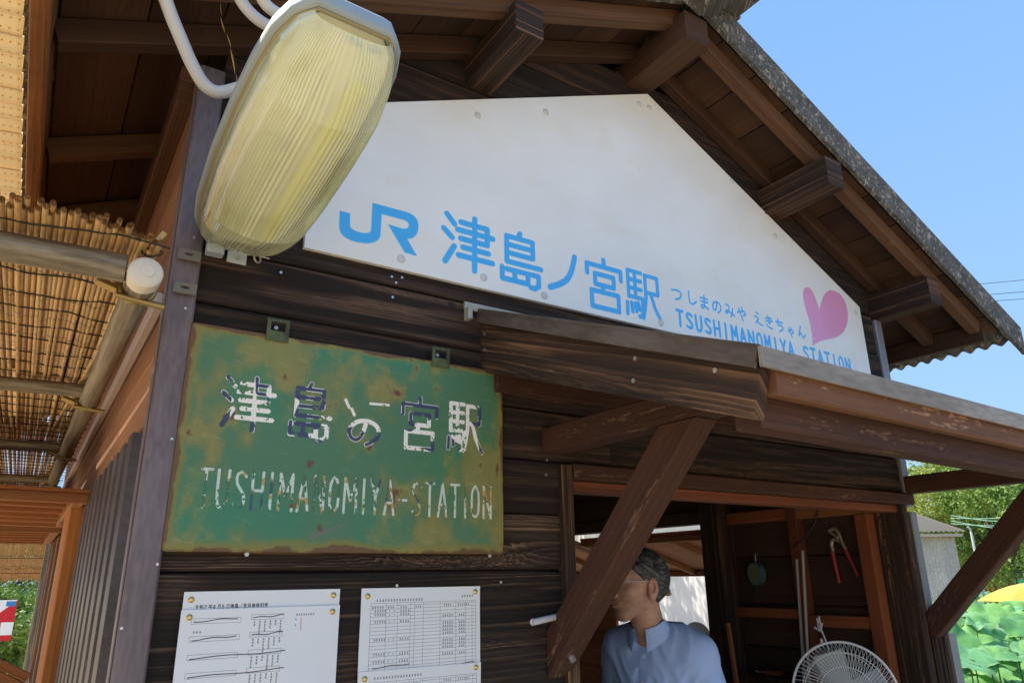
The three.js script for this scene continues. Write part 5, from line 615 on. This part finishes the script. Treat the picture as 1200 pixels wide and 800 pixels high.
{
  const lg = leafMat(0.34, 0.42, 0.06), mg = leafMat(0.2, 0.33, 0.05), g1 = 'trees beyond the lotus pond';
  const T = (px, D) => at(px, 660, D); let p;
  p = T(1090, 27); tree('bright yellow green tree behind the grey shed roof', p.x, p.z, 6.6, 3.6, 26000, lg, 101, { group: g1, leaf: 0.17, droop: 0.3 });
  p = T(1180, 24); tree('light green drooping tree right of the shed pole', p.x, p.z, 5.2, 2.8, 22000, mg, 103, { group: g1, leaf: 0.15, droop: 0.6, name: 'willow_tree' });
  p = T(1150, 34); tree('tall mid green tree behind the drooping tree', p.x, p.z, 7.0, 4.2, 24000, lg, 107, { group: g1, leaf: 0.2, low: 0.15 });
  p = T(1215, 31); tree('low green tree behind the stall parasols', p.x, p.z, 4.6, 3.4, 22000, mg, 109, { group: g1, leaf: 0.16, low: 0.06 });
  p = T(1160, 30); tree('low bushy tree between drooping tree and parasols', p.x, p.z, 3.0, 3.0, 18000, mg, 113, { group: g1, leaf: 0.14, low: 0.05 });
  tree('tree behind the office whose branches dapple the white shed', 8.2, -13.2, 6.4, 2.3, 9000, mg, 127, { leaf: 0.16, low: 0.45 });
  p = T(5, 24); tree('dense green hedge tree seen under the far reed screen', p.x, p.z, 3.4, 2.6, 20000, mg, 131, { low: 0.05, leaf: 0.14, name: 'hedge_tree' });
  p = T(-2, 10.5); tree('low green bush close behind the side shutters', p.x, p.z, 1.5, 1.1, 12000, mg, 139, { low: 0.02, leaf: 0.1, name: 'bush' });
  p = T(-60, 20); tree('leafy green bush tree beside the hedge beyond the shutters', p.x, p.z, 3.2, 2.4, 14000, mg, 137, { low: 0.05, leaf: 0.14, name: 'hedge_tree' });
}
// ---------------------------------------------------------------- sheds
function panelWall(parent, name, a, b, y0, y1, m, pitch = 0.30, amp = 0.02) { // ribbed wall between two ground points, each sheet its own part
  const d = V(b[0] - a[0], 0, b[1] - a[1]), L = d.length(); d.normalize(); const nrm = V(-d.z, 0, d.x), n = Math.round(L / pitch);
  for (let k = 0; k < n; k++) { const s0 = (k * L) / n, s1 = ((k + 1) * L) / n + 0.004, pts = []; for (let q = 0; q <= 12; q++) { const s = mix(s0, s1, q / 12), o = amp * 0.5 * (1 + Math.cos((q / 12) * Math.PI * 6)); pts.push([a[0] + d.x * s + nrm.x * o, a[1] + d.z * s + nrm.z * o]); }
    const pos = [], idx = []; pts.forEach(([x, z]) => pos.push(x, y0, z, x, y1, z)); for (let q = 0; q < 12; q++) idx.push(2 * q, 2 * q + 3, 2 * q + 2, 2 * q, 2 * q + 1, 2 * q + 3); const g = new THREE.BufferGeometry(); g.setAttribute('position', new THREE.Float32BufferAttribute(pos, 3)); g.setAttribute('uv', new THREE.Float32BufferAttribute(pos.flatMap((_, i) => i % 3 ? [] : [pos[i] * 0.3 + pos[i + 2] * 0.3, pos[i + 1] * 0.3]), 2)); g.setIndex(idx); g.computeVertexNormals(); mesh(name, g, m, parent); }
}
{
  const wt = grunge(701, [222, 220, 214], [244, 242, 236], 1, 256), white = mat(lin(0.7, 0.69, 0.66), 0.7, { side: THREE.DoubleSide }), grey = mat(lin(0.66, 0.64, 0.6), 0.8, { map: wt, side: THREE.DoubleSide });
  const slate = mat(lin(0.22, 0.215, 0.2), 0.95, { map: grunge(703, [170, 165, 155], [250, 245, 235], 2, 256), side: THREE.DoubleSide });
  { const t = thing('white_shed', 'white ribbed metal shed wall seen through the far opening', 'shed', [10.6, 0, -10]); panelWall(t, 'wall_sheet', [0, 1.6], [-0.2, -5.6], 0.12, 3.1, white, 0.42, 0.025);
    mesh('roof', box(-0.4, 1.9, 3.14, 3.22, -5.8, 1.8), slate, t); mesh('back_wall', box(1.6, 1.7, 0, 3.13, -5.6, 1.6), white, t); mesh('plinth', box(-0.25, 0.1, 0, 0.118, -5.6, 1.6), mat(lin(0.4, 0.39, 0.37), 0.9), t); }
  { const p = at(1106, 655, 17.5), t = thing('grey_shed', 'pale grey sheet metal shed with wavy slate roof beyond the office', 'shed', [p.x, 0, p.z]); const f = rgt.clone().setY(0).normalize(), n = V(-f.z, 0, f.x), bk = V(f.z, 0, -f.x); const P = (s, q) => [f.x * s + bk.x * q, f.z * s + bk.z * q];
    panelWall(t, 'wall_sheet', P(-1.9, 0), P(0.36, 0), 0.02, 2.38, grey, 0.24, 0.012); panelWall(t, 'side_sheet', P(0.36, 0), P(0.6, 3.4), 0.02, 2.38, grey, 0.4, 0.012); panelWall(t, 'back_sheet', P(-1.9, 3.4), P(0.6, 3.4), 0.02, 2.38, grey, 0.4, 0.012);
    const pos = [], idx = [], N = 60; for (let k = 0; k <= N; k++) { const s = mix(-2.2, 0.5, k / N), h = 0.02 * Math.cos((k / N) * Math.PI * 46); for (const [q, y] of [[-0.28, 2.50], [1.7, 3.05], [3.7, 2.5]]) { const e = P(s, q); pos.push(e[0], y + h, e[1]); } } for (let k = 0; k < N; k++) for (const e of [0, 1]) { const a = 3 * k + e; idx.push(a, a + 3, a + 4, a, a + 4, a + 1); } const g = new THREE.BufferGeometry(); g.setAttribute('position', new THREE.Float32BufferAttribute(pos, 3)); g.setIndex(idx); g.computeVertexNormals(); mesh('slate_roof', g, slate, t);
    { const e = P(-0.02, 1.75); mesh('vent_pipe', rod(V(e[0], 2.9, e[1]), V(e[0], 3.42, e[1]), 0.075, 0.075, 12), mat(lin(0.5, 0.5, 0.47), 0.7), t); mesh('vent_cap', rod(V(e[0], 3.42, e[1]), V(e[0], 3.46, e[1]), 0.1, 0.09, 12), mat(lin(0.5, 0.5, 0.47), 0.7), t); }
    const e0 = P(-2.1, -0.2), e1 = P(0.46, -0.2); mesh('eave_board', bar(V(e0[0], 2.42, e0[1]), V(e1[0], 2.42, e1[1]), 0.05, 0.07), mat(lin(0.6, 0.52, 0.42), 0.8), t); }
  { const p = at(1142, 640, 19), t = thing('lamp_pole', 'thin white pole with a bent top beside the grey shed', 'pole', [p.x, 0, p.z]); mesh('pole', rod(V(0, 0, 0), V(0, 2.55, 0), 0.035, 0.03, 10), M.white, t); mesh('arm', tube([V(0, 2.5, 0), V(-0.02, 2.62, 0), V(-0.14, 2.68, 0.02), V(-0.25, 2.66, 0.04)], 0.026, 8), M.white, t); }
  for (const [y0, y1, lb] of [[328, 323, 'highest of three thin overhead wires across the blue sky'], [342, 338, 'middle one of three thin overhead wires across the blue sky'], [350.5, 347.5, 'lowest of three thin overhead wires across the blue sky']]) { const a = at(1000, y0 + (y0 - y1) * 2.6, 34), b = at(1300, y1 - 5, 30), m = a.clone().lerp(b, 0.5).add(V(0, -0.12, 0)); tag(mesh('overhead_wire', tube([a, m, b], 0.012, 6, 30), M.black), lb, 'wire'); }
  for (let k = 0; k < 4; k++) { const y = 606 + k * 3.2, a = at(1115, y - 2, 20), b = at(1220, y + [6, -8, 9, -3][k], 17); tag(mesh('string_line', tube([a, a.clone().lerp(b, 0.5).add(V(0, -0.06, 0)), b], 0.008, 5, 20), mat(lin(0.3, 0.55, 0.45), 0.7)), 'thin pale green line strung in front of the trees', 'line', 'lines strung over the pond'); }
  { const c = at(838, 757, 12), t = thing('red_railing', 'red pipe railing beyond the far opening', 'railing', [c.x, 0, c.z]), red = mat(lin(0.6, 0.04, 0.04), 0.45), d = rgt.clone().setY(0).normalize(); for (const h of [0.72, 0.5, 0.28]) mesh('rail', rod(V(-d.x * 0.9, c.y - 0.72 + h + 0.08, -d.z * 0.9), V(d.x * 1.3, c.y - 0.72 + h + 0.08, d.z * 1.3), 0.03, 0.03, 8), red, t); for (const s of [-0.8, 0.25, 1.2]) mesh('post', rod(V(d.x * s, 0, d.z * s), V(d.x * s, c.y + 0.12, d.z * s), 0.028, 0.028, 8), red, t); }
}
// ---------------------------------------------------------------- parasols and stalls past the pond
{
  const parasol = (label, px, py, D, R, h, cols, n = 8) => { const p = at(px, py, D), t = thing('parasol', label, 'parasol', [p.x, 0, p.z], 'parasols past the pond'), y = p.y; for (let k = 0; k < n; k++) { const a0 = (k / n) * Math.PI * 2, a1 = ((k + 1) / n) * Math.PI * 2, pos = []; const N = 5; const row = (a, f) => { const r = R * f; return [Math.cos(a) * r, y - h * f * f * 0.75 - h * f * 0.25, Math.sin(a) * r]; }; const idx = []; for (let q = 0; q <= N; q++) for (let e = 0; e <= 2; e++) { const f = q / N, A = row(a0, f), B = row(a1, f), s = e / 2; pos.push(mix(A[0], B[0], s), mix(A[1], B[1], s) , mix(A[2], B[2], s)); } for (let q = 0; q < N; q++) for (let e = 0; e < 2; e++) { const a = q * 3 + e; idx.push(a, a + 3, a + 4, a, a + 4, a + 1); } const g = new THREE.BufferGeometry(); g.setAttribute('position', new THREE.Float32BufferAttribute(pos, 3)); g.setIndex(idx); g.computeVertexNormals(); mesh('panel', g, cols[k % cols.length], t); } mesh('pole', rod(V(0, 0, 0), V(0, y + 0.06, 0), 0.022, 0.018, 8), M.white, t); };
  const fm = (r, g, b) => phys(lin(r, g, b), 0.8, { transmission: 0.25, thickness: 0, side: THREE.DoubleSide }), ye = fm(0.78, 0.5, 0.06), re = fm(0.6, 0.04, 0.05), gr = fm(0.03, 0.4, 0.12), wh = fm(0.8, 0.78, 0.7), bl = fm(0.1, 0.35, 0.7);
  parasol('large plain yellow parasol rising over the lotus leaves', 1209, 682, 15, 1.1, 0.36, [ye]);
  parasol('pale yellow and white parasol over the pond edge', 1150, 671.5, 26, 1.0, 0.42, [ye, wh]); parasol('red and white parasol next to the green one', 1165, 670.5, 27, 0.8, 0.42, [re, wh]); parasol('green parasol behind the red and white one', 1178, 672, 28, 0.85, 0.4, [gr]); parasol('blue and white parasol half behind the window brace', 1128, 672, 26, 0.7, 0.4, [bl, wh]);
  for (const [px, D, c, lb] of [[1140, 27, [0.75, 0.5, 0.1], 'yellow stall curtain under the striped parasols'], [1158, 26.5, [0.62, 0.08, 0.07], 'red stall curtain with white blobs by the pond edge'], [1188, 28, [0.7, 0.45, 0.12], 'orange and red stall banner behind the yellow parasol'], [1112, 24, [0.7, 0.7, 0.68], 'white low stall counter beside the grey shed']]) { const p = at(px, 684, D), t = thing('market_stall', lb, 'stall', [p.x, 0, p.z], 'stalls past the pond'), d = rgt.clone().setY(0).normalize(), k = canvas(128, 64), x = k.getContext('2d'), s0 = seed; seed = px; x.fillStyle = '#' + new THREE.Color().setRGB(...c).getHexString(); x.fillRect(0, 0, 128, 64); for (let i = 0; i < 16; i++) { x.fillStyle = ['#f4efe4', '#d8352c', '#f0c43a', '#f4efe4', '#3a7a4c'][Math.floor(rnd() * 5)]; x.fillRect(rr(0, 118), rr(0, 54), rr(5, 18), rr(5, 14)); } seed = s0; const g = new THREE.PlaneGeometry(0.9, 0.45, 10, 2), q = g.attributes.position; for (let i = 0; i < q.count; i++) q.setZ(i, 0.03 * Math.sin(q.getX(i) * 22)); g.computeVertexNormals(); g.rotateY(Math.atan2(-d.z, d.x)); g.translate(0, p.y - 0.02, 0); mesh('curtain', g, new THREE.MeshStandardMaterial({ map: ctex(k), roughness: 0.85, side: THREE.DoubleSide }), t); for (const s of [-0.48, 0.48]) mesh('post', rod(V(d.x * s, 0, d.z * s), V(d.x * s, p.y + 0.35, d.z * s), 0.02, 0.02, 6), M.white, t); mesh('table', bar(V(-d.x * 0.48, p.y - 0.3, -d.z * 0.48), V(d.x * 0.48, p.y - 0.3, d.z * 0.48), 0.5, 0.04), M.white, t); }
}
// ---------------------------------------------------------------- lotus
{
  const W = 512, k = canvas(W, W), c = k.getContext('2d'); c.fillStyle = '#5f9358'; c.fillRect(0, 0, W, W); const id = c.getImageData(0, 0, W, W); for (let j = 0; j < W; j++) for (let i = 0; i < W; i++) { const q = (j * W + i) * 4, a = Math.atan2(j - 256, i - 256), r = Math.hypot(j - 256, i - 256) / 256, n = fbm(i / 40, j / 40, 801, 4), ve = Math.abs((((a / (Math.PI * 2)) * 21 + 100) % 1) - 0.5) * r * 60, vein = (1 - sstep(0.0, 1.0, ve)) * 0.5, rim = sstep(0.93, 0.99, r + (n - 0.5) * 0.08); id.data[q] = mix(mix(122 + 36 * n, 190, vein), 170, rim * 0.4); id.data[q + 1] = mix(mix(178 + 30 * n, 214, vein), 180, rim * 0.4); id.data[q + 2] = mix(mix(118 + 30 * n, 150, vein), 100, rim * 0.4); } c.putImageData(id, 0, 0); const lt = ctex(k);
  const mats = [[0.85, 0.95, 0.82], [0.5, 0.68, 0.4], [0.95, 1.0, 0.62], [0.72, 0.86, 0.8]].map((v) => phys(lin(...v), 0.55, { map: lt, transmission: 0.3, thickness: 0, side: THREE.DoubleSide, sheen: 0.3, sheenRoughness: 0.5, sheenColor: lin(0.7, 0.85, 0.75) })), stemM = mat(lin(0.14, 0.26, 0.06), 0.7);
  const geos = []; for (let v = 0; v < 5; v++) { const NR = 6, NA = 40, pos = [], uv = [], idx = []; for (let a = 0; a <= NR; a++) for (let b = 0; b < NA; b++) { const f = a / NR, t = (b / NA) * Math.PI * 2, no = noise(Math.cos(t) * 2 + 5, Math.sin(t) * 2 + 5, 810 + v), r = f * (0.9 + 0.2 * no) * (1 - 0.1 * Math.pow(Math.abs(Math.sin(t)), 8) * f), y = 0.28 * f * f * (0.5 + no) - 0.22 * Math.pow(f, 4) + 0.10 * f * f * Math.sin(t * (3 + (v % 3)) + v * 2) + 0.025 * f * Math.sin(t * 21); pos.push(Math.cos(t) * r, y, Math.sin(t) * r); uv.push(0.5 + 0.5 * f * Math.cos(t), 0.5 + 0.5 * f * Math.sin(t)); } for (let a = 0; a < NR; a++) for (let b = 0; b < NA; b++) { const p = a * NA + b, q = a * NA + (b + 1) % NA; idx.push(p, q + NA, q, p, p + NA, q + NA); } const g = new THREE.BufferGeometry(); g.setAttribute('position', new THREE.Float32BufferAttribute(pos, 3)); g.setAttribute('uv', new THREE.Float32BufferAttribute(uv, 2)); g.setIndex(idx); g.computeVertexNormals(); geos.push(g); }
  const stem = new THREE.CylinderGeometry(0.007, 0.01, 1, 6).translate(0, 0.5, 0); let n = 0; const s0 = seed; seed = 4242;
  const labels = ['large pale green lotus leaf tilted towards the office', 'large pale green lotus leaf held nearly level', 'small lotus leaf half folded among larger ones'];
  for (let tries = 0; tries < 4000 && n < 290; tries++) {
    const D = 7.6 + 16 * Math.pow(rnd(), 1.5), px = rr(1075, 1270), base = at(px, 700, D), h = rr(0.4, 1.0) * (D < 9 ? 0.82 : 1), sm = rnd() < 0.15; if (base.x < 5.6) continue;
    const R = sm ? rr(0.09, 0.13) : rr(0.17, 0.28), lb = sm ? 2 : rnd() < 0.55 ? 0 : 1;
    const t = thing('lotus_leaf', labels[lb], 'lotus', [base.x, 0, base.z], ['tilted lotus leaves in the pond', 'level lotus leaves in the pond', 'small folded lotus leaves in the pond'][lb]), m = mesh('leaf_blade', geos[n % 5], mats[(n * 3) % 4], t); m.scale.set(R, R * (sm ? 2.2 : 1), R); m.position.y = h;
    m.rotation.set(lb === 1 ? rr(-0.15, 0.2) : rr(0.15, 0.6), rr(0, 6.28), 0, 'XYZ'); const q = new THREE.Quaternion().setFromAxisAngle(V(-rgt.z, 0, rgt.x).cross(V(0, 1, 0)).normalize(), -(lb === 1 ? 0.2 : 0.62) * rr(0.5, 1.3)); m.quaternion.setFromAxisAngle(V(0, 1, 0), rr(0, 6.28)).premultiply(q);
    const s = mesh('stalk', stem, stemM, t); s.scale.y = h; n++;
  }
  seed = s0;
}
// ---------------------------------------------------------------- things glimpsed past the left shutters
{
  const p = at(3, 722, 9.4), t = thing('red_banner', 'red and white cloth banner hanging beyond the side shutters', 'banner', [p.x, 0, p.z]), k = canvas(64, 128), c = k.getContext('2d'); c.fillStyle = '#c92a34'; c.fillRect(0, 0, 64, 128); c.fillStyle = '#eef0f2'; c.beginPath(); c.moveTo(0, 0); c.lineTo(64, 0); c.lineTo(0, 60); c.fill(); c.fillRect(30, 70, 34, 40); c.fillStyle = '#3d86c6'; c.fillRect(34, 4, 26, 16); c.fillRect(6, 84, 18, 34);
  const g = new THREE.PlaneGeometry(0.26, 0.5, 8, 4), q = g.attributes.position; for (let i = 0; i < q.count; i++) q.setZ(i, 0.03 * Math.sin(q.getX(i) * 16)); g.computeVertexNormals(); g.translate(0, p.y - 0.05, 0); mesh('cloth', g, new THREE.MeshStandardMaterial({ map: ctex(k), roughness: 0.85, side: THREE.DoubleSide }), t); mesh('pole', rod(V(-0.12, 0, -0.04), V(-0.12, p.y + 0.3, -0.04), 0.018, 0.018, 8), M.white, t);
}
renderer.render(scene, camera);
